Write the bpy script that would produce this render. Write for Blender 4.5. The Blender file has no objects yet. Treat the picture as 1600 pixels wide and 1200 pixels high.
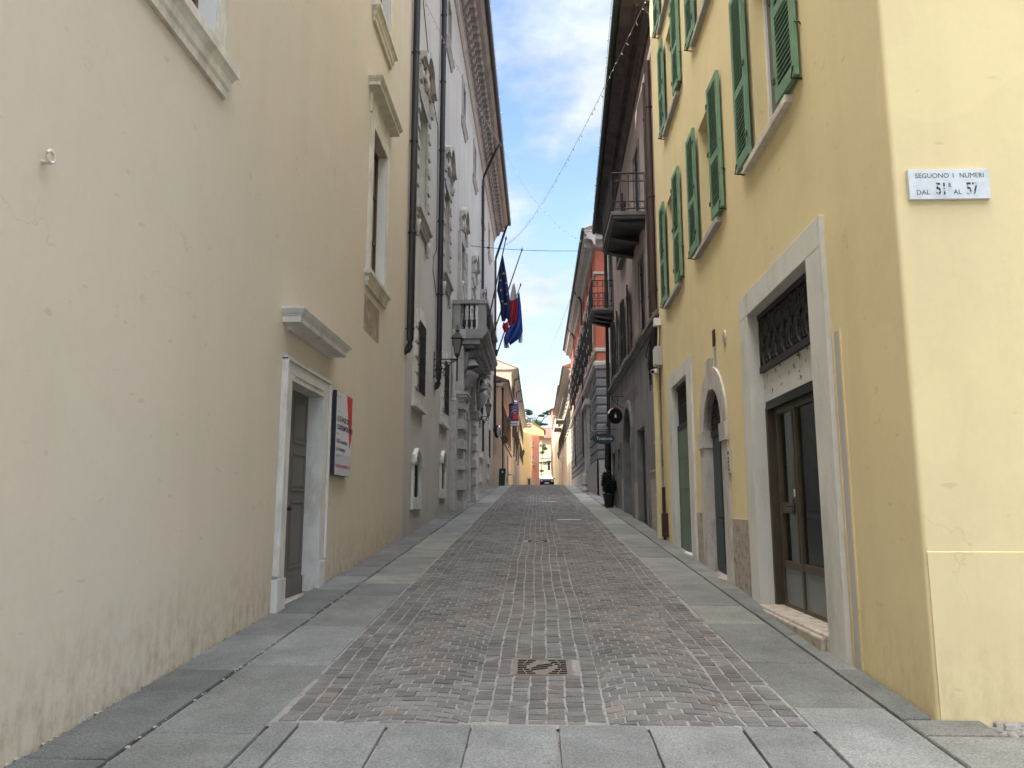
EXPO = 2.12; SUN_E = 2.0; CLOUD_FILL = 42.0; CLOUD_LO = 2.3
import bpy, bmesh, math, random
from mathutils import Vector, Matrix
rnd = random.Random(7)
S = 0.0615                                   # street gradient
def gz(y):                                   # height of the street surface at distance y
    if y < 47: return S*y
    if y < 53:
        t = (y-47)/6.0
        return S*47 + 6*(S*t + (0.022-S)*t*t/2)
    return S*47 + 6*(S+0.022)/2 + 0.022*(y-53)
sc = bpy.context.scene
COL = sc.collection

# ------------------------------------------------------------------ mesh builder
class Fr:                                    # facade frame: a along the wall, d outwards, z up
    def __init__(s, ox, oy, ux, uy, nx, ny): s.o = (ox, oy, ux, uy, nx, ny)
    def __call__(s, a, d, z):
        o = s.o
        return (o[0]+o[2]*a+o[4]*d, o[1]+o[3]*a+o[5]*d, z)
L = Fr(-2.9, 0, 0, 1, 1, 0)
R = Fr(2.4576, 0, 0.012, 1, -1, 0.012)
E_ = Fr(2.72, 0, 0, 1, -1, 0)
CF = Fr(2.5202, 5.22, 1, 0, 0, -1)
W = Fr(0, 0, 1, 0, 0, 1)                     # world: a = x, d = y

class MB:
    def __init__(s): s.v = []; s.f = []; s.sm = []; s.tone = None
    def add(s, vs, fs, smooth=False):
        n = len(s.v); s.v += [tuple(p) for p in vs]
        for f in fs: s.f.append([i+n for i in f]); s.sm.append(smooth)
        return s
    def quad(s, *p): return s.add(p, [list(range(len(p)))])
    def box(s, F, a0, a1, d0, d1, z0, z1):
        vs = [F(a, d, z) for z in (z0, z1) for d in (d0, d1) for a in (a0, a1)]
        return s.add(vs, [[0,1,3,2],[4,6,7,5],[0,4,5,1],[2,3,7,6],[0,2,6,4],[1,5,7,3]])
    def prism(s, F, pts, d0, d1):            # pts in (a, z), extruded along d
        n = len(pts)
        vs = [F(a, d0, z) for a, z in pts]+[F(a, d1, z) for a, z in pts]
        return s.add(vs, [list(range(n)), list(range(2*n-1, n-1, -1))]+[[i, (i+1) % n, n+(i+1) % n, n+i] for i in range(n)])
    def mould(s, F, a0, a1, pts, ret=True):  # pts in (d, z), run along a; returns at both ends
        n = len(pts)
        if ret:                              # mitred ends: the moulding turns the corner and dies into the wall
            m = max(p[0] for p in pts); vs = []
            for d, z in pts:
                vs += [F(a0+m-d, 0, z), F(a0+m-d, d, z), F(a1-m+d, d, z), F(a1-m+d, 0, z)]
            fs = [[4*i+k, 4*i+k+1, 4*j+k+1, 4*j+k] for i in range(n) for j in [(i+1) % n] for k in range(3)]
            return s.add(vs, fs)
        else:
            vs = [F(a, d, z) for a in (a0, a1) for d, z in pts]
        return s.add(vs, [list(range(n)), list(range(2*n-1, n-1, -1))]+[[i, (i+1) % n, n+(i+1) % n, n+i] for i in range(n)])
    def tube(s, pts, r, n=8, cap=True):
        P = [Vector(p) for p in pts]; rings = []
        for i, p in enumerate(P):
            t = (P[min(i+1, len(P)-1)]-P[max(i-1, 0)]).normalized()
            u = t.cross(Vector((0, 0, 1)))
            if u.length < 0.02: u = t.cross(Vector((0.3, 1, 0)))
            u.normalize(); w = t.cross(u)
            rr = r[i] if isinstance(r, (list, tuple)) else r
            rings.append([p+(u*math.cos(k*2*math.pi/n)+w*math.sin(k*2*math.pi/n))*rr for k in range(n)])
        # keep rings aligned
        vs = [q for g in rings for q in g]; fs = []
        for i in range(len(P)-1):
            for k in range(n):
                fs.append([i*n+k, i*n+(k+1) % n, (i+1)*n+(k+1) % n, (i+1)*n+k])
        s.add(vs, fs, n > 5)
        if cap:
            s.add(rings[0], [list(range(n))]); s.add(rings[-1], [list(range(n))])
        return s
    def lathe(s, c, prof, n=12, rot=0, smooth=True, sx=1, sy=1):
        vs = [(c[0]+r*sx*math.cos(rot+k*2*math.pi/n), c[1]+r*sy*math.sin(rot+k*2*math.pi/n), c[2]+z) for r, z in prof for k in range(n)]
        fs = []
        for i in range(len(prof)-1):
            for k in range(n):
                fs.append([i*n+k, i*n+(k+1) % n, (i+1)*n+(k+1) % n, (i+1)*n+k])
        fs.append(list(range(n))); fs.append([(len(prof)-1)*n+k for k in range(n)])
        return s.add(vs, fs, smooth)
    def ball(s, c, r, n=8, m=6, smooth=True):
        if not isinstance(r, (tuple, list)): r = (r, r, r)
        vs = [(c[0]+r[0]*math.sin(math.pi*j/m)*math.cos(2*math.pi*k/n), c[1]+r[1]*math.sin(math.pi*j/m)*math.sin(2*math.pi*k/n), c[2]+r[2]*math.cos(math.pi*j/m)) for j in range(m+1) for k in range(n)]
        return s.add(vs, [[j*n+k, j*n+(k+1) % n, (j+1)*n+(k+1) % n, (j+1)*n+k] for j in range(m) for k in range(n)], smooth)
    def sweep(s, F, path, w, d0, d1):        # flat bar following (a, z) path, width w in plane, depth d0..d1
        n = len(path)
        for i in range(n-1):
            (a, z), (b, y) = path[i], path[i+1]
            dx, dz = b-a, y-z; l = math.hypot(dx, dz) or 1
            nx, nz = -dz/l*w/2, dx/l*w/2
            ex, ez = dx/l*w*0.3, dz/l*w*0.3
            s.prism(F, [(a+nx-ex, z+nz-ez), (b+nx+ex, y+nz+ez), (b-nx+ex, y-nz+ez), (a-nx-ex, z-nz-ez)], d0, d1)
        return s

def mesh_of(mb, name, mat, off):
    me = bpy.data.meshes.new(name)
    ox, oy, oz = off
    me.from_pydata([(x-ox, y-oy, z-oz) for x, y, z in mb.v], [], mb.f)
    me.polygons.foreach_set('use_smooth', mb.sm)
    if mb.tone is not None:
        at = me.color_attributes.new('tone', 'FLOAT_COLOR', 'POINT')
        at.data.foreach_set('color', [c for t in mb.tone for c in t])
    me.materials.append(mat)
    bm = bmesh.new(); bm.from_mesh(me)
    bmesh.ops.recalc_face_normals(bm, faces=bm.faces)
    bm.to_mesh(me); bm.free()
    return me
OFF = {}
def root(name, label, cat, loc, group=None, kind=None):
    o = bpy.data.objects.new(name, None); COL.objects.link(o); o.location = loc
    o.empty_display_size = 0.3
    if kind: o['kind'] = kind
    if label: o['label'] = label
    if cat: o['category'] = cat
    if group: o['group'] = group
    OFF[o.name] = tuple(loc); return o
def part(mb, name, mat, parent, label=None, bevel=0):
    off = OFF[parent.name]
    o = bpy.data.objects.new(name, mesh_of(mb, name, mat, off)); COL.objects.link(o)
    o.parent = parent; OFF[o.name] = off
    if label: o['label'] = label
    if bevel:
        b = o.modifiers.new('bevel', 'BEVEL'); b.width = bevel; b.segments = 2; b.limit_method = 'ANGLE'; b.angle_limit = math.radians(40)
    return o
def solo(mb, name, mat, label=None, cat=None, group=None, kind=None, loc=(0, 0, 0), bevel=0):
    o = bpy.data.objects.new(name, mesh_of(mb, name, mat, loc)); COL.objects.link(o); o.location = loc
    OFF[o.name] = tuple(loc)
    for k, v in (('label', label), ('category', cat), ('group', group), ('kind', kind)):
        if v: o[k] = v
    if bevel:
        b = o.modifiers.new('bevel', 'BEVEL'); b.width = bevel; b.segments = 2; b.limit_method = 'ANGLE'
    return o
def text_mb(F, s, a, z, size, d, mirror=False, bold=0.0, align='LEFT', sx=1.0):
    cu = bpy.data.curves.new('lettering', 'FONT'); cu.body = s; cu.size = size; cu.offset = bold; cu.align_x = align
    cu.resolution_u = 3
    t = bpy.data.objects.new('lettering', cu); COL.objects.link(t)
    dg = bpy.context.evaluated_depsgraph_get(); me = bpy.data.meshes.new_from_object(t.evaluated_get(dg))
    mb = MB(); m = -1 if mirror else 1
    mb.add([F(a+m*v.co.x*sx, d, z+v.co.y) for v in me.vertices], [list(p.vertices) for p in me.polygons])
    bpy.data.objects.remove(t); bpy.data.meshes.remove(me); bpy.data.curves.remove(cu)
    return mb

# ------------------------------------------------------------------ materials
def nodes(name):
    m = bpy.data.materials.new(name); m.use_nodes = True
    nt = m.node_tree; b = nt.nodes['Principled BSDF']
    return m, nt, b
def N(nt, t, **k):
    n = nt.nodes.new(t)
    for a, v in k.items():
        if a in n.inputs: n.inputs[a].default_value = v
        else: setattr(n, a, v)
    return n
def mixc(nt, fac, a, b, mode='MIX'):
    n = nt.nodes.new('ShaderNodeMix'); n.data_type = 'RGBA'; n.blend_type = mode
    for i, v in ((0, fac), (6, a), (7, b)):
        if hasattr(v, 'links') or isinstance(v, bpy.types.NodeSocket): nt.links.new(v, n.inputs[i])
        else: n.inputs[i].default_value = v if i == 0 else (*v, 1) if len(v) == 3 else v
    return n.outputs[2]
def ramp(nt, sock, lo, hi):
    n = nt.nodes.new('ShaderNodeMapRange'); n.inputs[1].default_value = lo; n.inputs[2].default_value = hi
    nt.links.new(sock, n.inputs[0]); return n.outputs[0]
def mul(nt, a, b, op='MULTIPLY'):
    n = nt.nodes.new('ShaderNodeMath'); n.operation = op
    for i, v in ((0, a), (1, b)):
        if isinstance(v, (int, float)): n.inputs[i].default_value = v
        else: nt.links.new(v, n.inputs[i])
    return n.outputs[0]
def noise(nt, vec, scale, detail=4, rough=0.6, sc3=None):
    if sc3:
        mp = nt.nodes.new('ShaderNodeMapping'); mp.inputs['Scale'].default_value = sc3
        nt.links.new(vec, mp.inputs[0]); vec = mp.outputs[0]
    n = nt.nodes.new('ShaderNodeTexNoise'); n.inputs['Scale'].default_value = scale
    n.inputs['Detail'].default_value = detail; n.inputs['Roughness'].default_value = rough
    nt.links.new(vec, n.inputs['Vector']); return n.outputs[0]
def sh(c, k): return tuple(min(1, x*k) for x in c)
def bumpn(nt, b, h, strength, dist=0.01, prev=None):
    bp = nt.nodes.new('ShaderNodeBump'); bp.inputs['Strength'].default_value = strength; bp.inputs['Distance'].default_value = dist
    nt.links.new(h, bp.inputs['Height'])
    if prev: nt.links.new(prev, bp.inputs['Normal'])
    nt.links.new(bp.outputs[0], b.inputs['Normal']); return bp.outputs[0]
def mat(name, col, rough=0.75, var=0.12, scale=4, bump=0.15, bs=60, metal=0.0, col2=None, c2=(0.5, 0.7), c2s=1.5, spec=0.35, sc3=None):
    m, nt, b = nodes(name)
    pos = N(nt, 'ShaderNodeNewGeometry').outputs['Position']
    n1 = noise(nt, pos, scale, 5, 0.65, sc3)
    c = mixc(nt, ramp(nt, n1, 0.3, 0.7), sh(col, 1-var), sh(col, 1+var))
    if col2:
        n2 = noise(nt, pos, c2s, 5, 0.7, sc3)
        c = mixc(nt, ramp(nt, n2, *c2), c, col2)
    nt.links.new(c, b.inputs['Base Color'])
    b.inputs['Roughness'].default_value = rough; b.inputs['Metallic'].default_value = metal
    b.inputs['Specular IOR Level'].default_value = spec
    if bump: bumpn(nt, b, noise(nt, pos, bs, 4, 0.6), bump, 0.01)
    return m
def stucco(name, cA, cB, cC, stain, bump=0.25, streaks=0.25, damp=0.5):
    """lime plaster: cloudy patches of three tints, faint vertical streaks, damp stains in tongues along the foot"""
    m, nt, b = nodes(name)
    pos = N(nt, 'ShaderNodeNewGeometry').outputs['Position']
    c = mixc(nt, ramp(nt, noise(nt, pos, 0.55, 3, 0.55), 0.38, 0.62), cA, cB)
    c = mixc(nt, ramp(nt, noise(nt, pos, 1.1, 4, 0.6), 0.45, 0.75), c, cC)
    st = noise(nt, pos, 1.0, 5, 0.6, (2.2, 2.2, 0.25))
    c = mixc(nt, mul(nt, ramp(nt, st, 0.5, 0.8), streaks), c, stain)
    fine = noise(nt, pos, 14, 5, 0.7)
    c = mixc(nt, mul(nt, ramp(nt, fine, 0.35, 0.8), 0.10), c, stain)
    sep = N(nt, 'ShaderNodeSeparateXYZ'); nt.links.new(pos, sep.inputs[0])
    h = mul(nt, sep.outputs[2], mul(nt, sep.outputs[1], S), 'SUBTRACT')
    jag = mul(nt, noise(nt, pos, 3.0, 6, 0.7, (1.5, 1.5, 0.6)), 0.9)
    edge = ramp(nt, mul(nt, h, jag, 'SUBTRACT'), 0.30, -0.30)
    blot = ramp(nt, noise(nt, pos, 9, 5, 0.75, (1, 1, 0.5)), 0.42, 0.7)
    c = mixc(nt, mul(nt, mul(nt, edge, blot), damp), c, stain)
    # small scuffs
    sc_ = noise(nt, pos, 5, 2, 0.5, (1, 1, 2.5))
    c = mixc(nt, mul(nt, ramp(nt, sc_, 0.70, 0.76), 0.25), c, sh(stain, 0.8))
    # hairline cracks and slanting scrapes
    vo = nt.nodes.new('ShaderNodeTexVoronoi'); vo.feature = 'DISTANCE_TO_EDGE'; vo.inputs['Scale'].default_value = 0.55
    wv = nt.nodes.new('ShaderNodeVectorMath'); wv.operation = 'ADD'; nt.links.new(pos, wv.inputs[0])
    nz = nt.nodes.new('ShaderNodeTexNoise'); nz.inputs['Scale'].default_value = 2.2; nz.inputs['Detail'].default_value = 6; nt.links.new(pos, nz.inputs['Vector'])
    nt.links.new(nz.outputs[1], wv.inputs[1]); nt.links.new(wv.outputs[0], vo.inputs['Vector'])
    crk = mul(nt, ramp(nt, vo.outputs[0], 0.004, 0.0012), ramp(nt, noise(nt, pos, 0.7, 2, 0.5), 0.52, 0.6))
    c = mixc(nt, mul(nt, crk, 0.22), c, sh(stain, 0.7))
    # mended areas, a shade off the rest
    mp = noise(nt, pos, 0.8, 1, 0.3, (1, 1, 1.4))
    c = mixc(nt, mul(nt, ramp(nt, mp, 0.60, 0.615), 0.16), c, sh(cC, 1.1))
    nt.links.new(c, b.inputs['Base Color'])
    b.inputs['Roughness'].default_value = 0.9; b.inputs['Specular IOR Level'].default_value = 0.2
    p = bumpn(nt, b, noise(nt, pos, 1.6, 3, 0.5), 0.5, 0.02)
    bumpn(nt, b, noise(nt, pos, 70, 5, 0.7), bump, 0.004, p)
    return m
def toned(name, rough=0.8, speck=0.25, sscale=220, bump=0.3, blot=0.15, bl_s=3, spec=0.3):
    """stone whose tint comes from the individual stone (attribute), plus grain"""
    m, nt, b = nodes(name)
    pos = N(nt, 'ShaderNodeNewGeometry').outputs['Position']
    at = N(nt, 'ShaderNodeVertexColor', layer_name='tone').outputs[0]
    g = noise(nt, pos, sscale, 3, 0.8)
    c = mixc(nt, ramp(nt, g, 0.35, 0.65), (1-speck,)*3, (1+speck,)*3)
    c = mixc(nt, 1.0, at, c, 'MULTIPLY')
    g2 = noise(nt, pos, bl_s, 5, 0.7)
    k = mixc(nt, ramp(nt, g2, 0.35, 0.65), (1-blot,)*3, (1+blot,)*3)
    c = mixc(nt, 1.0, c, k, 'MULTIPLY')
    g3 = ramp(nt, noise(nt, pos, 1.3, 6, 0.75), 0.62, 0.72)
    c = mixc(nt, mul(nt, g3, 0.55), c, (0.10, 0.10, 0.09))
    g4 = ramp(nt, noise(nt, pos, 7, 4, 0.6), 0.66, 0.70)
    c = mixc(nt, mul(nt, g4, 0.35), c, (0.07, 0.07, 0.065))
    nt.links.new(c, b.inputs['Base Color'])
    b.inputs['Roughness'].default_value = rough; b.inputs['Specular IOR Level'].default_value = spec
    p = bumpn(nt, b, noise(nt, pos, 12, 4, 0.6), 0.4, 0.008)
    bumpn(nt, b, noise(nt, pos, 150, 4, 0.7), bump, 0.003, p)
    return m

MA = stucco('plaster_beige', (0.605, 0.53, 0.43), (0.59, 0.525, 0.43), (0.575, 0.53, 0.425), (0.38, 0.295, 0.21), damp=0.85, streaks=0.12)
MBm = stucco('plaster_grey_white', (0.485, 0.465, 0.43), (0.51, 0.50, 0.48), (0.44, 0.425, 0.39), (0.24, 0.215, 0.185), streaks=0.4)
MY = stucco('plaster_yellow', (0.73, 0.615, 0.35), (0.70, 0.58, 0.345), (0.745, 0.645, 0.355), (0.46, 0.36, 0.20), streaks=0.2, damp=0.45)
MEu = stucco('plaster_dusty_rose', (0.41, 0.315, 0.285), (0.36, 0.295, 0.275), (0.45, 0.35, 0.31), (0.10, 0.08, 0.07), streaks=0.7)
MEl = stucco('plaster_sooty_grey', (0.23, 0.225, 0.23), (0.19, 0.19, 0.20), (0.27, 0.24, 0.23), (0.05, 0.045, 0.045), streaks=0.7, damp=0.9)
MFr = stucco('plaster_brick_red', (0.42, 0.125, 0.075), (0.46, 0.15, 0.085), (0.36, 0.11, 0.075), (0.20, 0.09, 0.07), streaks=0.2)
MFg = stucco('stone_rustication_grey', (0.25, 0.245, 0.235), (0.29, 0.28, 0.265), (0.22, 0.215, 0.21), (0.12, 0.12, 0.12))
MC = stucco('plaster_peach', (0.62, 0.46, 0.32), (0.60, 0.43, 0.33), (0.58, 0.46, 0.36), (0.34, 0.27, 0.20))
MC2 = stucco('plaster_pale_stone', (0.50, 0.41, 0.30), (0.54, 0.44, 0.35), (0.42, 0.36, 0.28), (0.27, 0.22, 0.17), streaks=0.5)
MG = stucco('plaster_cream', (0.62, 0.50, 0.31), (0.60, 0.46, 0.30), (0.66, 0.52, 0.36), (0.36, 0.28, 0.18))
MPY = stucco('plaster_pale_yellow', (0.76, 0.70, 0.45), (0.78, 0.73, 0.5), (0.72, 0.66, 0.42), (0.45, 0.40, 0.26), damp=0.2)
MFY = stucco('plaster_bright_yellow', (0.66, 0.54, 0.27), (0.64, 0.52, 0.28), (0.68, 0.56, 0.30), (0.5, 0.38, 0.2), damp=0.2)
MPK = stucco('plaster_salmon', (0.55, 0.27, 0.19), (0.57, 0.29, 0.21), (0.52, 0.26, 0.19), (0.42, 0.2, 0.14), damp=0.2)
MSTd = mat('sooty_stone_trim', (0.20, 0.195, 0.19), 0.9, 0.2, 6, 0.4, 22, col2=(0.10, 0.10, 0.10), c2=(0.45, 0.7))
MST = mat('limestone_white', (0.60, 0.59, 0.56), 0.8, 0.08, 6, 0.4, 22, col2=(0.42, 0.40, 0.36), c2=(0.48, 0.72), c2s=2.2, sc3=(1.3, 1.3, .6))
MSTa = mat('limestone_cream', (0.61, 0.58, 0.50), 0.8, 0.12, 6, 0.45, 22, col2=(0.40, 0.36, 0.29), c2=(0.48, 0.72), c2s=2.2, sc3=(1.3, 1.3, .6))
MSTg = mat('limestone_weathered', (0.42, 0.405, 0.385), 0.85, 0.15, 5, 0.35, 30, col2=(0.20, 0.19, 0.18), c2=(0.5, 0.75), c2s=2.5)
MSTb = mat('balcony_stone_dark', (0.27, 0.27, 0.275), 0.85, 0.15, 5, 0.35, 30, col2=(0.12, 0.12, 0.125), c2=(0.48, 0.7), c2s=2.5)
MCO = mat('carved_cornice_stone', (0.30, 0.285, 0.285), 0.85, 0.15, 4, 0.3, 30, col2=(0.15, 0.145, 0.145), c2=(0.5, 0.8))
MSB = mat('botticino_rough', (0.40, 0.35, 0.29), 0.85, 0.25, 18, 0.8, 35, col2=(0.20, 0.17, 0.15), c2=(0.5, 0.65), c2s=9)
MSF = mat('grey_painted_stone', (0.62, 0.615, 0.56), 0.8, 0.07, 3, 0.35, 24, col2=(0.36, 0.36, 0.31), c2=(0.5, 0.8), c2s=1.5, sc3=(1.5, 1.5, .6))
MSM = mat('marble_grey_strip', (0.40, 0.385, 0.375), 0.6, 0.15, 3, 0.1, 50, col2=(0.52, 0.47, 0.44), c2=(0.45, 0.7), c2s=2, sc3=(1, 1, 0.25))
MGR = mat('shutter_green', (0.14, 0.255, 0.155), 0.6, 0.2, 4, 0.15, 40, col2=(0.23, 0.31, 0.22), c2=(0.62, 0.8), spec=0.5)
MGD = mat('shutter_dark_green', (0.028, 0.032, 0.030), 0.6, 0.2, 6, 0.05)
MDR = mat('door_grey_paint', (0.135, 0.125, 0.115), 0.5, 0.08, 5, 0.08, 30, sc3=(1, 1, 0.15), spec=0.4)
MTE = mat('door_teal_paint', (0.028, 0.055, 0.062), 0.45, 0.15, 5, 0.08, 30, sc3=(1, 1, 0.2))
MGG = mat('sheet_steel_green', (0.105, 0.165, 0.105), 0.45, 0.08, 3, 0.05, 20)
MWD = mat('walnut_wood', (0.115, 0.055, 0.027), 0.5, 0.3, 8, 0.15, 30, sc3=(4, 4, 0.3))
MIR = mat('wrought_iron', (0.018, 0.018, 0.02), 0.55, 0.3, 12, 0.2, 60, spec=0.5)
MPI = mat('pipe_dark_copper', (0.016, 0.016, 0.019), 0.45, 0.25, 5, 0.08, 40, spec=0.5, sc3=(1, 1, 0.3))
MPB = mat('pipe_brown', (0.06, 0.035, 0.03), 0.5, 0.25, 5, 0.08, 40, sc3=(1, 1, 0.3))
MPY2 = mat('pipe_painted_yellow', (0.62, 0.54, 0.32), 0.5, 0.08, 4, 0.05)
MRU = mat('rusty_iron', (0.055, 0.022, 0.018), 0.8, 0.4, 14, 0.4, 50, col2=(0.03, 0.02, 0.018), c2=(0.45, 0.6), c2s=12)
MGU = mat('gutter_dark_green', (0.035, 0.048, 0.042), 0.5, 0.2, 5, 0.05)
MGL = mat('window_glass_dark', (0.020, 0.024, 0.028), 0.06, 0.1, 2, 0.0, spec=0.9)
MWH = mat('white_paint', (0.70, 0.70, 0.68), 0.45, 0.04, 4, 0.03)
MCR = mat('curtain_offwhite', (0.62, 0.61, 0.56), 0.9, 0.08, 4, 0.1, 12, sc3=(1, 9, 0.2))
MBZ = mat('anodised_bronze', (0.075, 0.062, 0.042), 0.45, 0.12, 5, 0.02, metal=0.2)
MKP = mat('kick_plate_grey', (0.15, 0.16, 0.16), 0.4, 0.05, 3, 0.0)
MBL = mat('blind_slat', (0.62, 0.64, 0.60), 0.5, 0.08, 3, 0.0)
MPE = mat('peeling_white_paint', (0.56, 0.56, 0.52), 0.8, 0.06, 4, 0.3, 40, col2=(0.13, 0.065, 0.04), c2=(0.60, 0.607), c2s=7)
MTI = mat('roof_tile', (0.20, 0.115, 0.085), 0.85, 0.35, 6, 0.3, 30, col2=(0.26, 0.21, 0.17), c2=(0.5, 0.7), c2s=5)
MHO = mat('slot_shade_black', (0.004, 0.004, 0.004), 1.0, 0.05, 4, 0, spec=0.0)
MBK = mat('black_enamel', (0.012, 0.012, 0.014), 0.4, 0.1, 4, 0)
MCA = mat('cable_rubber', (0.02, 0.02, 0.024), 0.6, 0.1, 4, 0)
MLW = mat('cable_pale', (0.30, 0.30, 0.30), 0.5, 0.1, 4, 0)
MBU = mat('bulb_milky', (0.45, 0.45, 0.43), 0.25, 0.02, 4, 0, spec=0.6)
MLG = mat('lantern_glass', (0.15, 0.16, 0.16), 0.15, 0.1, 4, 0, spec=0.8)
MRD = mat('red_print', (0.50, 0.035, 0.04), 0.45, 0.03, 3, 0)
MSG = mat('panel_white_print', (0.60, 0.60, 0.64), 0.4, 0.02, 3, 0)
MSG2 = mat('panel_grey_print', (0.50, 0.50, 0.54), 0.4, 0.02, 3, 0)
MTX = mat('print_dark', (0.03, 0.03, 0.045), 0.5, 0.02, 3, 0)
MMA = mat('plaque_marble', (0.62, 0.66, 0.68), 0.35, 0.06, 9, 0.02, col2=(0.45, 0.52, 0.58), c2=(0.45, 0.75), c2s=7, spec=0.5)
MMN = mat('plaque_numeral_worn', (0.03, 0.03, 0.03), 0.6, 0.05, 3, 0, col2=(0.52, 0.56, 0.58), c2=(0.53, 0.57), c2s=28)
MCI = mat('cast_iron_worn', (0.17, 0.15, 0.13), 0.55, 0.3, 30, 0.3, 90, metal=0.3, col2=(0.17, 0.10, 0.05), c2=(0.5, 0.7), c2s=9)
MPL = mat('steel_plate_worn', (0.55, 0.55, 0.53), 0.35, 0.1, 8, 0.1, metal=0.5)
MBN = mat('bin_green_plastic', (0.008, 0.03, 0.028), 0.5, 0.1, 4, 0.02)
MCP = mat('car_paint_blue', (0.006, 0.010, 0.028), 0.55, 0.05, 4, 0, spec=0.15)
MTY = mat('tyre_rubber', (0.015, 0.015, 0.015), 0.8, 0.1, 9, 0.1)
MCH = mat('chrome_rim', (0.5, 0.5, 0.5), 0.25, 0.05, 4, 0, metal=0.9)
MHL = mat('headlamp_lens', (0.6, 0.63, 0.66), 0.1, 0.05, 4, 0, spec=0.9)
MLF = mat('leaf_dark', (0.012, 0.022, 0.011), 0.6, 0.35, 9, 0.1, spec=0.3)
MLP = mat('pine_needles', (0.035, 0.085, 0.04), 0.7, 0.4, 1.2, 0.1, spec=0.2)
MBA = mat('bark', (0.09, 0.065, 0.05), 0.9, 0.3, 6, 0.5, 25)
MPO = mat('pot_dark', (0.02, 0.02, 0.022), 0.6, 0.2, 6, 0.1)
MGP = mat('graffiti_purple', (0.055, 0.035, 0.13), 0.6, 0.15, 9, 0)
MRF = mat('faded_red_lettering', (0.21, 0.07, 0.065), 0.85, 0.3, 9, 0, col2=(0.15, 0.11, 0.11), c2=(0.42, 0.62), c2s=9)
def flag_mat(name, col, tr=0.35):
    m, nt, b = nodes(name)
    b.inputs['Base Color'].default_value = (*col, 1); b.inputs['Roughness'].default_value = 0.85
    t = nt.nodes.new('ShaderNodeBsdfTranslucent'); t.inputs[0].default_value = (*col, 1)
    mx = nt.nodes.new('ShaderNodeMixShader'); mx.inputs[0].default_value = tr
    nt.links.new(b.outputs[0], mx.inputs[1]); nt.links.new(t.outputs[0], mx.inputs[2])
    nt.links.new(mx.outputs[0], nt.nodes['Material Output'].inputs[0]); return m
MFB = flag_mat('cloth_deep_blue', (0.012, 0.035, 0.16)); MFR = flag_mat('cloth_red', (0.40, 0.02, 0.045)); MFW = flag_mat('cloth_white', (0.6, 0.6, 0.62))
MFL = flag_mat('cloth_royal_blue', (0.03, 0.09, 0.36)); MFO = flag_mat('cloth_gold', (0.42, 0.32, 0.10), 0.2); MFN = flag_mat('cloth_green', (0.02, 0.20, 0.08))
def clear_glass():
    m, nt, b = nodes('shop_glass')
    g = nt.nodes.new('ShaderNodeBsdfGlossy'); g.inputs['Roughness'].default_value = 0.03; g.inputs[0].default_value = (0.9, 0.95, 0.95, 1)
    t = nt.nodes.new('ShaderNodeBsdfTransparent'); t.inputs[0].default_value = (0.80, 0.88, 0.87, 1)
    f = nt.nodes.new('ShaderNodeFresnel'); f.inputs[0].default_value = 1.6
    mx = nt.nodes.new('ShaderNodeMixShader'); nt.links.new(f.outputs[0], mx.inputs[0])
    nt.links.new(t.outputs[0], mx.inputs[1]); nt.links.new(g.outputs[0], mx.inputs[2])
    nt.links.new(mx.outputs[0], nt.nodes['Material Output'].inputs[0]); return m
MCG = clear_glass()
MSL = toned('pavement_granite', 0.78, 0.38, 75, 0.5, 0.20, 1.7)
MSE = toned('porphyry_setts', 0.82, 0.28, 90, 0.6, 0.20, 1.3, 0.2)
MMO = mat('joint_mortar', (0.27, 0.255, 0.235), 0.9, 0.25, 14, 0.6, 60, col2=(0.08, 0.075, 0.07), c2=(0.52, 0.66), c2s=5)
MRDs = mat('road_bedding_sand', (0.235, 0.228, 0.217), 0.9, 0.2, 14, 0.6, 60, col2=(0.12, 0.11, 0.10), c2=(0.52, 0.66), c2s=5)
MGN = mat('ground_earth', (0.16, 0.15, 0.13), 0.95, 0.2, 2, 0.3)
MPB2 = mat('river_pebble', (0.23, 0.225, 0.21), 0.6, 0.3, 14, 0.2, 60)
# ------------------------------------------------------------------ ground
def strip(F_x0, F_x1, y0, y1, dz, step=1.0):
    mb = MB(); n = max(1, int((y1-y0)/step)); vs = []
    for i in range(n+1):
        y = y0+(y1-y0)*i/n; vs += [(F_x0, y, gz(y)+dz), (F_x1, y, gz(y)+dz)]
    return mb.add(vs, [[2*i, 2*i+1, 2*i+3, 2*i+2] for i in range(n)])
g = MB()
ys = [-60, -20, 0, 20, 40, 47, 49, 51, 53, 70, 100, 140, 200, 400, 900]
vs = []
for y in ys:
    z = gz(min(y, 200))-0.10
    vs += [(x, y, z) for x in (-700, -60, -10, 10, 60, 700)]
g.add(vs, [[i*6+k, i*6+k+1, i*6+k+7, i*6+k+6] for i in range(len(ys)-1) for k in range(5)])
solo(g, 'ground', MGN, kind='structure')
solo(strip(-1.72, 1.70, 5.0, 150, -0.0045), 'road', MRDs, kind='structure')

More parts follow.
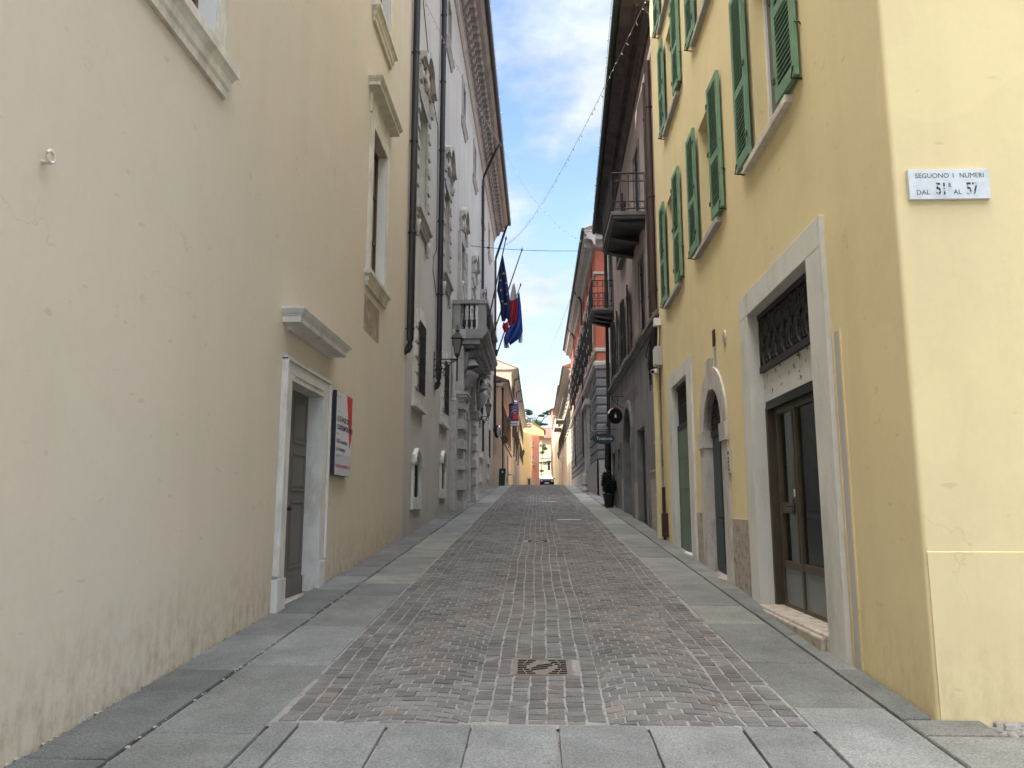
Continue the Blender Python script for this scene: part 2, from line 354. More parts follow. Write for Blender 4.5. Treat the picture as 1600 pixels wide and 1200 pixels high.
def stone(mb, c4, top, drop, inset, tone, zf, tilt=0.002):
    """one paving stone: c4 = 4 plan corners"""
    cx = sum(p[0] for p in c4)/4; cy = sum(p[1] for p in c4)/4
    vs = []
    tz = [rnd.uniform(-tilt, tilt) for _ in range(4)]
    for (x, y), t in zip(c4, tz):
        l = math.hypot(x-cx, y-cy) or 1; k = inset/l*1.3
        vs.append((x+(cx-x)*k, y+(cy-y)*k, zf(y)+top+t))
    for x, y in c4: vs.append((x, y, zf(y)+top-drop*0.35))
    for x, y in c4: vs.append((x, y, zf(y)+top-drop))
    mb.add(vs, [[0, 1, 2, 3], [0, 4, 5, 1], [1, 5, 6, 2], [2, 6, 7, 3], [3, 7, 4, 0], [4, 8, 9, 5], [5, 9, 10, 6], [6, 10, 11, 7], [7, 11, 8, 4]])
    mb.tone += [(*tone, 1)]*12
def sett_tone():
    b = rnd.uniform(0.100, 0.150)
    q = rnd.random()
    if q < 0.03: return (b*1.18, b*1.0, b*0.88)
    if q < 0.35: return (b*1.0, b*0.98, b*0.97)
    return (b*1.035, b*0.985, b*0.948)
se = MB(); se.tone = []
HOLE = [(-0.222, 0.270, 6.152, 6.638), (-0.257, 0.227, 15.49, 15.99), (0.48, 1.2, 21.06, 21.24), (0.08, 0.74, 29.9, 30.1)]
def blocked(c4):
    x0 = min(p[0] for p in c4); x1 = max(p[0] for p in c4); y0 = min(p[1] for p in c4); y1 = max(p[1] for p in c4)
    return any(x1 > h[0] and x0 < h[1] and y1 > h[2] and y0 < h[3] for h in HOLE)
def put(c4, jit=0.006):
    ym = sum(p[1] for p in c4)/4
    if ym > 53 or max(p[1] for p in c4) < 5.115: return
    c4 = [(min(1.66, max(-1.675, x+rnd.uniform(-jit, jit))), max(5.075, y+rnd.uniform(-jit, jit))) for x, y in c4]
    if max(p[1] for p in c4)-min(p[1] for p in c4) < 0.02: return
    if blocked(c4):                          # cut the stone back to the edge of the iron cover
        cx_ = sum(p[0] for p in c4)/4; cy_ = sum(p[1] for p in c4)/4
        for h in HOLE:
            if blocked(c4) and h[2]-.2 < cy_ < h[3]+.2:
                m, k = min((abs(cx_-h[0]) if cx_ < h[0] else 9, 0), (abs(cx_-h[1]) if cx_ > h[1] else 9, 1), (abs(cy_-h[2]) if cy_ < h[2] else 9, 2), (abs(cy_-h[3]) if cy_ > h[3] else 9, 3))
                if m == 9: return
                c4 = [((min(x, h[0]) if k == 0 else max(x, h[1]) if k == 1 else x), (min(y, h[2]) if k == 2 else max(y, h[3]) if k == 3 else y)) for x, y in c4]
        if blocked(c4): return
    stone(se, c4, rnd.uniform(-0.0025, 0.0045), 0.026, 0.0045, sett_tone(), gz, 0.0035)
def wob(x, y): return 0.02*math.sin(y*0.9+x*1.7)+0.012*math.sin(y*2.3-x)
# straight middle band and two border bands: columns along the street, joints staggered
def band(u0, n, w):
    for i in range(n):
        a, b = u0+i*w, u0+(i+1)*w; y = 4.9+rnd.random()*0.1
        while y < 53:
            l = rnd.uniform(0.085, 0.13); g = 0.0045 if rnd.random() < 0.75 else 0.009; gx = .006
            xa, xb = a+wob(a, y)*0.6+gx, b+wob(b, y)*0.6-gx
            put([(xa, y+g), (xb, y+g), (xb, y+l-g), (xa, y+l-g)]); y += l
band(-0.44, 7, 0.126)
band(-1.675, 3, 0.128); band(1.278, 3, 0.128)
# arched courses on each side
def fan(c, hw, per):
    n = 6; TH = math.radians(50); RR = hw/math.sin(TH)
    def P(u, v):                             # equal steps of angle round the arc
        q = (u-c)/hw*TH
        return (c+RR*math.sin(q)+wob(u, v)*0.3, v+RR*(math.cos(q)-math.cos(TH))*(0.9+.35*math.sin(v*2.1+c)))
    y = 4.40; j = 0
    while y < 53:
        h = rnd.uniform(0.100, 0.120); off = (0.5 if j % 2 else 0.0)+rnd.uniform(-0.06, 0.06)
        xs = [c-hw]+[c-hw+(i+off)*2*hw/n for i in range(0 if off > 0.15 else 1, n+1) if 0.04 < (i+off)*2*hw/n < 2*hw-0.04]+[c+hw]
        for a, b in zip(xs, xs[1:]):
            g = 0.0045; gv = 0.0065 if rnd.random() < .85 else .010
            put([P(a+g, y+gv), P(b-g, y+gv), P(b-g, y+h-gv), P(a+g, y+h-gv)], 0.004)
        y += h; j += 1
fan(-0.8655, 0.4245, 3.1); fan(0.860, 0.417, 3.3)
solo(se, 'road_setts', MSE, kind='structure')

# pavements: a row of wide kerb slabs flush with the setts and an inner row along each wall
def slab_row(mb, xa, xb, y0, y1, lo, hi, tone, top=0.0, xf=None, gap=0.006):
    y = y0
    while y < y1:
        l = min(rnd.uniform(lo, hi), y1-y)
        if y1-y-l < 0.3: l = y1-y
        k = rnd.uniform(0.76, 1.18); q = rnd.random()
        t = (tone[0]*k*(1.04 if q < .25 else 1), tone[1]*k, tone[2]*k*(0.93 if q < .3 else 1.03 if q > .8 else 1))
        n = max(1, int(l/0.6)); sk = rnd.uniform(-0.015, 0.015)
        A = xf(y) if xf else xb
        e = rnd.uniform(0, 0.014)
        stone(mb, [(xa+gap+e, y+gap), (A-gap-e, y+gap+sk), ((xf(y+l) if xf else xb)-gap-rnd.uniform(0, .008), y+l-gap+sk*.5), (xa+gap+rnd.uniform(0, .008), y+l-gap)], top+rnd.uniform(-0.003, 0.003), 0.03, 0.007, t, gz, 0.0025)
        y += l
GRN = (0.172, 0.179, 0.174); DRK = (0.142, 0.148, 0.146)
lp = MB(); lp.tone = []
slab_row(lp, -2.37, -1.685, -6, 52, 0.9, 1.75, GRN)
slab_row(lp, -2.885, -2.375, -6, 52, 0.9, 2.2, DRK)
base = strip(-2.9, -1.68, -6, 150, -0.024)
o = solo(lp, 'left_pavement', MSL, kind='structure')
solo(base, 'left_pavement_bed', MMO, kind='structure')
rp = MB(); rp.tone = []
slab_row(rp, 1.672, 2.29, -6, 30.9, 0.9, 1.7, (0.170, 0.176, 0.166))
slab_row(rp, 1.672, 2.29, 31.15, 53, 1.1, 2.0, (0.21, 0.22, 0.22))
slab_row(rp, 2.297, 2.6, 5.25, 28, 0.9, 1.8, (0.130, 0.136, 0.128), xf=lambda y: 2.4576+0.012*y-0.012 if y < 16.8 else 2.70)
slab_row(rp, 2.297, 2.70, 28, 53, 1.0, 2.0, (0.14, 0.14, 0.14))
solo(rp, 'right_pavement', MSL, kind='structure')
solo(strip(1.66, 2.75, -6, 150, -0.024), 'right_pavement_bed', MMO, kind='structure')
# the crossing in front: slabs laid across the mouth of the street
cx = MB(); cx.tone = []
js = [-1.675, -1.50, -0.945, -0.42, 0.115, 0.665, 1.235, 1.66]
for row, (y0, y1) in enumerate([(3.55, 5.065), (2.1, 3.54), (0.6, 2.09), (-1.0, 0.59), (-2.6, -1.01)]):
    for i in range(len(js)-1):
        k = rnd.uniform(0.82, 1.06)
        sh_ = 0 if row == 0 else rnd.uniform(-0.1, 0.1)
        J = lambda: rnd.uniform(0, .007)
        stone(cx, [(js[i]+0.003+J(), y0+.003+J()), (js[i+1]-0.004-J(), y0+.004+J()), (js[i+1]-0.004-J(), y1-.004-J()), (js[i]+0.004+J(), y1-.004-J())], rnd.uniform(-.002, .002), 0.03, 0.007, (0.178*k, 0.185*k, 0.184*k), gz, 0.002)
# slabs in front of the side face of the corner house
for (x0, x1, y0, y1, k) in [(2.297, 3.25, 4.05, 4.93, 0.96), (3.26, 4.3, 4.05, 4.93, 1.0), (2.297, 3.0, 2.9, 4.04, 0.9), (3.01, 4.3, 2.9, 4.04, 1.05), (2.297, 4.3, 1.2, 2.89, 1), (4.31, 6.5, 1.2, 2.9, .95), (4.31, 6.5, 2.9, 4.93, 1.03), (2.297, 2.78, 4.94, 5.215, 0.85)]:
    stone(cx, [(x0+.006, y0+.006), (x1-.006, y0+.006), (x1-.006, y1-.006), (x0+.006, y1-.006)], 0.0, 0.03, 0.007, (0.175*k, 0.175*k, 0.158*k), gz, 0.002)
solo(cx, 'crossing_pavement', MSL, kind='structure')
bd = strip(-1.69, 1.67, -6, 5.07, -0.023); b2 = strip(2.29, 12, -6, 5.3, -0.025)
bd.add(b2.v, b2.f); bd.sm = [False]*len(bd.f)
solo(bd, 'crossing_pavement_bed', MMO, kind='structure')
pb = MB()
for i in range(260):
    x = rnd.uniform(2.80, 5.2); y = rnd.uniform(4.96, 5.2)
    r = rnd.uniform(0.018, 0.034)
    pb.ball((x, y, gz(y)-0.018+0.004*rnd.random()), (r*rnd.uniform(.9, 1.6), r*rnd.uniform(.8, 1.2), r*0.75), 8, 6)
solo(pb, 'cobble_strip', MPB2, 'pale river cobbles set loosely along the foot of the yellow side wall', 'cobbles', kind='stuff')
# crumbs of mortar and grit along the left wall foot
cr = MB()
for i in range(420):
    y = rnd.uniform(3.5, 17); s_ = rnd.choice((-1, 1, 1))
    x = -2.89+abs(rnd.gauss(0, 0.012)) if s_ > 0 else -2.372+rnd.gauss(0, 0.01)
    r = rnd.uniform(0.003, 0.011)
    cr.ball((x, y, gz(y)+r*0.1), (r*rnd.uniform(.8, 1.8), r*rnd.uniform(.8, 2.4), r*0.7), 5, 4, False)
solo(cr, 'wall_foot_grit', mat('grit', (0.33, 0.31, 0.27), 0.9, 0.3, 30, 0.2), 'crumbs of pale mortar along the foot of the beige wall', 'grit', kind='stuff')

# drain covers
def gbox(mb, x0, x1, y0, y1, t0, t1):
    vs = [(x, y, gz(y)+t) for t in (t0, t1) for y in (y0, y1) for x in (x0, x1)]
    mb.add(vs, [[0, 1, 3, 2], [4, 6, 7, 5], [0, 4, 5, 1], [2, 3, 7, 6], [0, 2, 6, 4], [1, 5, 7, 3]])
def grate(x0, x1, y0, y1, label, n=8):
    r = root('drain_grate', label, 'drain grate', ((x0+x1)/2, y0, gz(y0)), 'iron covers let into the road')
    f = MB(); w = 0.022
    gbox(f, x0, x1, y0, y0+w, -0.03, 0.003); gbox(f, x0, x1, y1-w, y1, -0.03, 0.003)
    gbox(f, x0, x0+w, y0+w, y1-w, -0.03, 0.003); gbox(f, x1-w, x1, y0+w, y1-w, -0.03, 0.003)
    part(f, 'frame', MCI, r)
    X0, X1, Y0, Y1 = x0+w+.006, x1-w-.006, y0+w+.004, y1-w-.004
    pl = MB(); gbox(pl, X0, X1, Y0, Y1, -0.025, 0.0); part(pl, 'plate', MCI, r)
    b = MB(); xc = (X0+X1)/2; st = (Y1-Y0)/n
    for i in range(n):                       # gap shade painted as black strips: side runs broken by ribs, slanting ones in the middle
        y = Y0+(i+.5)*st; t = abs(i+.5-n/2)/(n/2); gap = 0.035+0.095*(1-t)
        for xa, xb in ((X0+.012, xc-gap), (xc+gap, X1-.012)):
            m = max(1, round((xb-xa)/.062)); l = (xb-xa)/m
            for k in range(m): gbox(b, xa+k*l+.005, xa+(k+1)*l-.005, y-.016, y+.014, -0.01, 0.0012)
    for k in range(-1, 2):
        cy = (Y0+Y1)/2+k*0.062; hw = 0.085-abs(k)*0.02
        p = [(xc-hw+k*.02, cy-hw*.5-.015), (xc+hw+k*.02, cy+hw*.5-.015), (xc+hw+k*.02, cy+hw*.5+.015), (xc-hw+k*.02, cy-hw*.5+.015)]
        vs = [(x, y, gz(y)+.0012) for x, y in p]+[(x, y, gz(y)-.01) for x, y in p]
        b.add(vs, [[0, 1, 2, 3], [4, 5, 6, 7], [0, 1, 5, 4], [1, 2, 6, 5], [2, 3, 7, 6], [3, 0, 4, 7]])
    part(b, 'slot_shade', MHO, r)
grate(-0.215, 0.262, 6.16, 6.63, 'square cast iron drain grate in the foreground setts, with slanting bars in its middle')
grate(-0.25, 0.22, 15.5, 15.98, 'small worn drain grate further up the road in the middle')
for x0, x1, y, lab in ((0.51, 1.17, 21.15, 'nearer of the two pale steel strips let into the road'), (0.11, 0.71, 30.0, 'farther of the two pale steel strips let into the road')):
    p = MB(); gbox(p, x0, x1, y-.065, y+.065, -0.01, 0.012)
    r = root('channel_cover', lab, 'drain cover', ((x0+x1)/2, y, gz(y)), 'steel strips let into the road')
    part(p, 'plate', MPL, r); q = MB(); gbox(q, x0-.02, x1+.02, y-.085, y-.066, -0.01, 0.006); gbox(q, x0-.02, x1+.02, y+.066, y+.085, -0.01, 0.006); part(q, 'rim', MCI, r)
    for k in (0, 1):
        s2 = MB(); xx = x0+.04 if k == 0 else x1-.04; s2.ball((xx, y, gz(y)+.012), (.014, .014, .006), 8, 4); part(s2, 'bolt', MCI, r)
# ------------------------------------------------------------------ facade helpers
def wall(F, a0, a1, z0, z1, holes, depth, rev=0.3, d=0.0, ends=True):
    """front sheet with real openings, reveals, and the rest of the block behind it"""
    mb = MB()
    As = sorted({a0, a1, *[h[0] for h in holes], *[h[1] for h in holes]})
    Zs = sorted({z0, z1, *[h[2] for h in holes], *[h[3] for h in holes]})
    As = [a for a in As if a0 <= a <= a1]; Zs = [z for z in Zs if z0 <= z <= z1]
    for i in range(len(As)-1):
        for j in range(len(Zs)-1):
            ca, cz = (As[i]+As[i+1])/2, (Zs[j]+Zs[j+1])/2
            if any(h[0] < ca < h[1] and h[2] < cz < h[3] for h in holes): continue
            mb.quad(F(As[i], d, Zs[j]), F(As[i+1], d, Zs[j]), F(As[i+1], d, Zs[j+1]), F(As[i], d, Zs[j+1]))
    for h in holes:
        r = h[4] if len(h) > 4 else rev
        c = [(h[0], h[2]), (h[1], h[2]), (h[1], h[3]), (h[0], h[3])]
        for k in range(4):
            (a, z), (b, y) = c[k], c[(k+1) % 4]
            mb.quad(F(a, d, z), F(b, d, y), F(b, d-r, y), F(a, d-r, z))
        mb.quad(*[F(a, d-r-0.004, z) for a, z in c])
    if ends:
        mb.quad(F(a0, d, z0), F(a0, d-depth, z0), F(a0, d-depth, z1), F(a0, d, z1))
        mb.quad(F(a1, d, z0), F(a1, d-depth, z0), F(a1, d-depth, z1), F(a1, d, z1))
        mb.quad(F(a0, d-depth, z0), F(a1, d-depth, z0), F(a1, d-depth, z1), F(a0, d-depth, z1))
        mb.quad(F(a0, d, z1), F(a1, d, z1), F(a1, d-depth, z1), F(a0, d-depth, z1))
    return mb
def surround(F, a0, a1, z0, z1, w, d0, d1, top=True, bottom=False, wt=None, toothed=0):
    mb = MB(); wt = wt or w
    zb = z0-(w if bottom else 0)
    mb.box(F, a0-w, a0, d0, d1, zb, z1+(wt if top else 0)); mb.box(F, a1, a1+w, d0, d1, zb, z1+(wt if top else 0))
    if top: mb.box(F, a0+.002, a1-.002, d0, d1-.002, z1, z1+wt)
    if bottom: mb.box(F, a0+.002, a1-.002, d0, d1-.002, z0-w, z0)
    if toothed:
        h = (z1-z0+wt)/toothed
        for k in range(toothed):
            if k % 2 == 0:
                za = z0+k*h+.012; zz = za+h-.024
                mb.box(F, a0-w-.10, a0+.004, d0, d1+.035, za, zz); mb.box(F, a1-.004, a1+w+.10, d0, d1+.035, za, zz)
    return mb
def arch_pts(ac, r, zs, n=14, ry=None):
    ry = ry or r
    return [(ac-r*math.cos(math.pi*k/n), zs+ry*math.sin(math.pi*k/n)) for k in range(n+1)]
def arch_surround(F, a0, a1, z0, zs, w, d0, d1, over=0.0, ry=None, n=14):
    """jambs plus a round (or flattened) head; 'over' fills the square wall opening above the curve"""
    mb = MB(); ac = (a0+a1)/2; r = (a1-a0)/2; ry = ry or r
    mb.box(F, a0-w, a0, d0, d1, z0, zs); mb.box(F, a1, a1+w, d0, d1, z0, zs)
    i = arch_pts(ac, r, zs, n, ry); o = arch_pts(ac, r+w, zs, n, ry+w)
    for k in range(n):
        mb.prism(F, [i[k], o[k], o[k+1], i[k+1]], d0, d1)
    return mb
def casement(F, a0, a1, z0, z1, d, parent, frame=MWH, pane=MGL, bars=2, w=0.06, name='window'):
    mb = MB()
    mb.box(F, a0, a0+w, d-.05, d, z0, z1); mb.box(F, a1-w, a1, d-.05, d, z0, z1)
    mb.box(F, a0+w, a1-w, d-.05, d-.002, z1-w, z1); mb.box(F, a0+w, a1-w, d-.05, d-.002, z0, z0+w)
    c = (a0+a1)/2; mb.box(F, c-w*.7, c+w*.7, d-.048, d+.006, z0+w, z1-w)
    for k in range(1, bars+1):
        z = z0+(z1-z0)*k/(bars+1); mb.box(F, a0+w, c-w*.7, d-.04, d-.006, z-.016, z+.016); mb.box(F, c+w*.7, a1-w, d-.04, d-.006, z-.016, z+.016)
    f = part(mb, name, frame, parent)
    g_ = MB(); g_.box(F, a0+w*.5, a1-w*.5, d-.032, d-.026, z0+w*.5, z1-w*.5); part(g_, 'pane', pane, f)
    return f
SILL = [(0, -.20), (.05, -.20), (.07, -.15), (.07, -.11), (.11, -.07), (.14, -.06), (.14, -.015), (.12, 0), (0, 0)]
def sill_profile(d, h): return [(0, -h), (d*.35, -h), (d*.4, -h*.8), (d*.55, -h*.72), (d*.6, -h*.5), (d*.8, -h*.36), (d, -h*.30), (d, -h*.05), (d*.92, 0), (0, 0)]
def hood_profile(d, h): return [(0, 0), (d*.12, 0), (d*.16, h*.10), (d*.30, h*.22), (d*.78, h*.24), (d*.78, h*.55), (d*.82, h*.58), (d*.82, h*.64), (d*.9, h*.72), (d*.97, h*.86), (d, h*.90), (d, h), (0, h)]
def gooseneck(pts, r, n=8): return MB().tube(pts, r, n)
def louvre_shutter(F, a0, a1, z0, z1, d, mat_, parent, slats=26, hinge='a0', ajar=0.0, name='shutter'):
    """louvred leaf lying nearly flat on the wall, held off by its stay; ajar tilts it about its hinge side"""
    th = 0.045; w = .075
    def G(a, dd, z):
        t = (a-a0)/(a1-a0) if hinge == 'a0' else (a1-a)/(a1-a0)
        return F(a-(t*ajar*.3 if hinge == 'a0' else -t*ajar*.3), d+dd+t*ajar, z)
    mb = MB()
    mb.box(G, a0, a0+w, 0, th, z0, z1); mb.box(G, a1-w, a1, 0, th, z0, z1); mb.box(G, a0+w, a1-w, -.004, .0035, z0, z1)
    zm = z0+(z1-z0)*.42
    for za, zb in ((z0, z0+.13), (zm-.05, zm+.05), (z1-.09, z1)): mb.box(G, a0+w, a1-w, .002, th-.002, za, zb)
    for za, zb in ((z0+.13, zm-.05), (zm+.05, z1-.09)):
        n = max(3, int((zb-za)/0.058)); st = (zb-za)/n
        for k in range(n):
            z = za+k*st
            vs = [G(a, dd, zz) for a in (a0+w, a1-w) for dd, zz in ((.004, z+st*.75), (.004, z+st*.98), (th-.004, z+st*.28), (th-.004, z+st*.05))]
            mb.add(vs, [[0, 1, 2, 3], [4, 5, 6, 7], [0, 1, 5, 4], [1, 2, 6, 5], [2, 3, 7, 6], [3, 0, 4, 7]])
    s_ = part(mb, name, mat_, parent)
    ha = a0 if hinge == 'a0' else a1; fa = a1 if hinge == 'a0' else a0; sg = 1 if hinge == 'a0' else -1
    for z in (z0+.25, (z0+z1)/2, z1-.25): part(MB().box(G, ha-.025, ha+.025, th, th+.012, z-.03, z+.03), 'hinge', MIR, s_)
    part(MB().tube([G(fa-sg*.03, th+.005, z0+.10), G(fa-sg*.03, th+.025, z0-.02), F(fa-sg*.02, 0, z0-.03)], .011, 6), 'hold_back', MIR, s_)
    part(MB().tube([G(fa, 0.02, z0+.55), F(fa+sg*.035, 0.02, z0+.53), F(fa+sg*.035, 0, z0+.50)], .008, 5), 'hold_back', MIR, s_)
    return s_
def ribs(mb, F, a0, a1, d0, d1, z0, z1, n, r=.009, cross=2, horiz=True):
    for k in range(n):
        a = a0+(a1-a0)*(k+.5)/n; mb.tube([F(a, (d0+d1)/2, z0), F(a, (d0+d1)/2, z1)], r, 6)
    for k in range(cross):
        z = z0+(z1-z0)*(k+1)/(cross+1); mb.box(F, a0, a1, (d0+d1)/2-.008, (d0+d1)/2+.008, z-.015, z+.015)
def railing(mb, P0, P1, z0, z1, n, r=.011, rings=True):
    P0 = Vector(P0); P1 = Vector(P1)
    def at(t, z): p = P0.lerp(P1, t); return (p.x, p.y, z)
    for z, rr in ((z1, .02), (z0+(z1-z0)*.78, .012), (z0+.25*(z1-z0), .012), (z0+.06, .015)): mb.tube([at(0, z), at(1, z)], rr, 6)
    for k in range(n+1):
        t = k/n; mb.tube([at(t, z0), at(t, z1)], r*1.5 if k in (0, n) else r, 6)
    if rings:
        for k in range(n):
            c = P0.lerp(P1, (k+.5)/n); w = (P1-P0).length/n*.42; dr = (P1-P0).normalized()
            for zc in (z0+(z1-z0)*.89, z0+.155*(z1-z0)):
                mb.tube([(c.x+dr.x*w*math.cos(q), c.y+dr.y*w*math.cos(q), zc+min(w, (z1-z0)*.09)*math.sin(q)) for q in [j*math.pi/5 for j in range(11)]], .006, 4, False)

# ------------------------------------------------------------------ A: beige house, left foreground
A = root('beige_house', 'smooth beige plastered house filling the left foreground, with a grey door and stone window frames', 'building', (-2.9, 3, gz(3)))
hol = [(4.35, 6.22, 5.71, 8.35, .26), (12.60, 13.86, 5.62, 8.30, .26), (12.60, 13.75, 10.55, 12.9, .26), (8.73, 10.13, -1, 3.13, .34), (-0.9, 1.0, 5.71, 8.35, .26)]
part(wall(L, -14, 16.45, -1.5, 17, hol, 9), 'wall', MA, A)
rf = MB(); rf.prism(Fr(-2.9, 0, 1, 0, 0, 1), [(.7, 17.0), (.7, 17.12), (-4.5, 19), (-9.7, 17.1), (-9.7, 17.0)], -14.3, 16.43); part(rf, 'roof', MTI, A)
def window_left(F, B, a0, a1, z0, z1, stone_, wood=MWD, hood=None, sill_=(0.16, .36), fw=.20, toothed=0, fd=.05, rd=.14, sx=.18, bars=2):
    w = casement(F, a0, a1, z0, z1, -rd, B, wood, MGL, bars, .075)
    part(surround(F, a0+.02, a1-.02, z0, z1-.02, fw, -.01, fd, toothed=toothed), 'frame', stone_, w, bevel=.008)
    s_ = MB().mould(F, a0-fw-sx, a1+fw+sx, [(d, z0+z) for d, z in sill_profile(*sill_)])
    part(s_, 'sill', stone_, w)
    if hood:
        dd, hh, gap, ex = hood
        h = MB().mould(F, a0-fw-ex, a1+fw+ex, [(d, z1+fw+gap+z) for d, z in hood_profile(dd, hh)])
        h.box(F, a0-fw, a1+fw, 0, .035, z1+fw, z1+fw+gap); part(h, 'hood', stone_, w)
    return w
w1 = window_left(L, A, 4.35, 6.22, 5.71, 8.35, MSTa, sill_=(.12, .34), sx=.16)
w2 = window_left(L, A, 12.60, 13.86, 5.62, 8.30, MSTa, hood=(.25, .21, .36, .20), sill_=(.12, .27), sx=.06, fw=.19)
w3 = window_left(L, A, 12.60, 13.75, 10.55, 12.9, MSTa, sill_=(.15, .34), sx=.12, fw=.19)
window_left(L, A, -0.9, 1.0, 5.71, 8.35, MSTa, sill_=(.12, .34), sx=.16)
# whitewashed reveals of the windows seen from below
for (a1, z0, z1), w in (((6.22, 5.71, 8.35), w1), ((13.86, 5.62, 8.3), w2), ((13.75, 10.55, 12.9), w3)):
    part(MB().box(L, a1-.022, a1-.003, -.14, .03, z0, z1-.02), 'reveal', MWH, w)
# door
dz = gz(9.4)
d = MB(); a0, a1 = 8.73, 10.13; zt = 3.13; dd = -.17
d.box(L, a0, a1, dd-.04, dd, dz-.06, zt)
for b in (0,):
    c = (a0+a1)/2
    for x0, x1 in ((a0, c), (c, a1)):
        d.box(L, x0+.004, x1-.004, dd, dd+.018, dz-.02, dz+.20)
        for za, zb in ((dz+.32, dz+1.15), (dz+1.27, dz+1.75), (dz+1.87, zt-.12)):
            # raised moulding around each panel
            X0, X1 = x0+.10, x1-.10
            d.box(L, X0, X1, dd, dd+.016, za, za+.03); d.box(L, X0, X1, dd, dd+.016, zb-.03, zb)
            d.box(L, X0, X0+.03, dd, dd+.0155, za+.03, zb-.03); d.box(L, X1-.03, X1, dd, dd+.0155, za+.03, zb-.03)
            d.box(L, X0+.06, X1-.06, dd, dd+.008, za+.06, zb-.06)
D = part(d, 'door', MDR, A, bevel=.003)
h = MB(); h.ball(L(c-.07, dd+.05, dz+1.05), .028, 8, 6); h.tube([L(c-.07, dd, dz+1.05), L(c-.07, dd+.04, dz+1.05)], .011, 6); h.box(L, c-.10, c-.045, dd, dd+.005, dz+.92, dz+1.12); part(h, 'handle', MIR, D)
fr = MB(); fw = .21
for s_, b0 in ((-1, a0), (1, a1)):
    x0, x1 = (b0-fw, b0+.025) if s_ < 0 else (b0-.025, b0+fw)
    fr.box(L, x0, x1, -.30, .045, gz(b0)+.33, zt-.025)
    e0, e1 = (x0-.035, x0+.001) if s_ < 0 else (x1-.001, x1+.035)
    fr.box(L, e0, e1, 0, .075, gz(b0)+.36, zt+fw)
    fr.box(L, x0-(.04 if s_ < 0 else 0), x1+(.04 if s_ > 0 else 0), -.30, .07, gz(b0)-.05, gz(b0)+.33)
fr.box(L, a0-fw, a1+fw, -.30, .043, zt-.025, zt+fw-.03); fr.box(L, a0-fw-.035, a1+fw+.035, 0, .073, zt+fw-.03, zt+fw+.012)
fr.box(L, a0+.10, a1-.10, .043, .06, zt+.04, zt+.055)
part(fr, 'door_frame', MST, D, bevel=.006)
hd = MB().mould(L, 8.37, 10.62, [(d_, 3.68+z_) for d_, z_ in hood_profile(.27, .215)])
part(hd, 'door_hood', MST, D)
part(MB().box(L, a0, a1, -.30, .01, gz(8.86)-.3, gz(8.86)+.012), 'threshold', MSTg, D)
# downpipe at the joint with the palace, painted-out patch, hook
def pipe(F, a, z0, z1, B, r=.08, out=.11, mat_=MPI, shoe=True, neck=None, name='drain_pipe'):
    pts = []
    if neck: pts += [F(a, neck[0], neck[1]), F(a, neck[0]*.85, neck[1]-.12), F(a, out+.04, z1+.25)]
    pts += [F(a, out, z1), F(a, out, (z0+z1)/2), F(a, out, z0+.25)]
    if shoe: pts += [F(a, out-.01, z0+.12), F(a, out*.5, z0+.02), F(a, -.03, z0-.02)]
    else: pts += [F(a, out, z0)]
    m = MB().tube(pts, r, 12)
    p = part(m, name, mat_, B)
    z = z0+.5
    while z < z1:
        b = MB().tube([F(a, out, z-.02), F(a, out, z+.02)], r+.014, 12); b.tube([F(a, 0, z), F(a, out, z)], .012, 5)
        b.tube([F(a-r-.05, out*.6, z), F(a+r+.05, out*.6, z)], .008, 5)
        z += 2.2; part(b, 'pipe_clip', mat_, p)
    return p
pipe(L, 16.40, 5.02, 16.9, A)
part(MB().box(L, 12.42, 13.62, 0, .004, 4.58, 5.2), 'bare_patch', mat('scraped_plaster', (0.29, 0.225, 0.17), 0.9, 0.2, 7, 0.3, 40, col2=(0.42, 0.35, 0.26), c2=(0.5, 0.65), c2s=4), A)
hk = MB(); cc = L(4.15, .05, 3.68)
hk.tube([(cc[0], cc[1]+.035*math.cos(q), cc[2]+.035*math.sin(q)) for q in [j*math.pi/8 for j in range(17)]], .010, 6); hk.tube([L(4.15, -.01, 3.65), L(4.15, .05, 3.645)], .012, 6)
solo(hk, 'iron_ring', MSTa, 'small painted-over iron ring set in the beige wall at the far left', 'ring', loc=(-2.9, 4.15, 3.68))
# exhibition panel on the beige wall
P = root('exhibition_panel', 'tall white exhibition panel with a red wedge fixed beside the grey door', 'sign', (-2.85, 11.1, 2.0))
pa0, pa1, pz0, pz1 = 10.62, 11.52, 2.09, 3.28
def PF(a, d_, z): return L(a, d_, z)
part(MB().box(L, pa0, pa1, .02, .075, pz0, pz1), 'backing', MTX, P)
part(MB().box(L, pa0+.004, pa1-.004, .0752, .078, pz0+.004, pz1-.004), 'sheet', MSG, P)
part(MB().box(L, pa0+.005, pa1-.005, .0782, .0795, pz0+.005, pz0+.30), 'lower_band', MSG2, P)
part(MB().prism(L, [(pa0+.56, pz1-.006), (pa1-.006, pz1-.006), (pa1-.006, pz0+.55), (pa0+.80, pz0+.42)], .0782, .0797), 'red_wedge', MRD, P)
for s_, z_, sz, m_, b_ in (('PALAZZO', 3.19, .042, MRD, 0), ('MOSTRA', 2.98, .03, MTX, 0), ('LE STANZE DEL', 2.855, .105, MTX, .002), ('CONTEMPORANEO', 2.735, .105, MTX, .002), ('BRESCIA', 2.665, .032, MTX, 0), ('Dal 21 novembre', 2.545, .085, MTX, .0015), ('al 14 dicembre', 2.435, .085, MTX, .0015), ('ingresso gratuito', 2.36, .036, MTX, 0), ('PALAZZO MARTINENGO', 2.20, .066, MRD, .001)):
    part(text_mb(L, s_, pa0+.05, z_, sz, .081, bold=b_, sx=.98), 'lettering', m_, P)
part(MB().prism(L, [(pa1-.075, 2.225), (pa1-.05, 2.255), (pa1-.025, 2.225), (pa1-.05, 2.185)], .0796, .081), 'emblem', MRD, P)

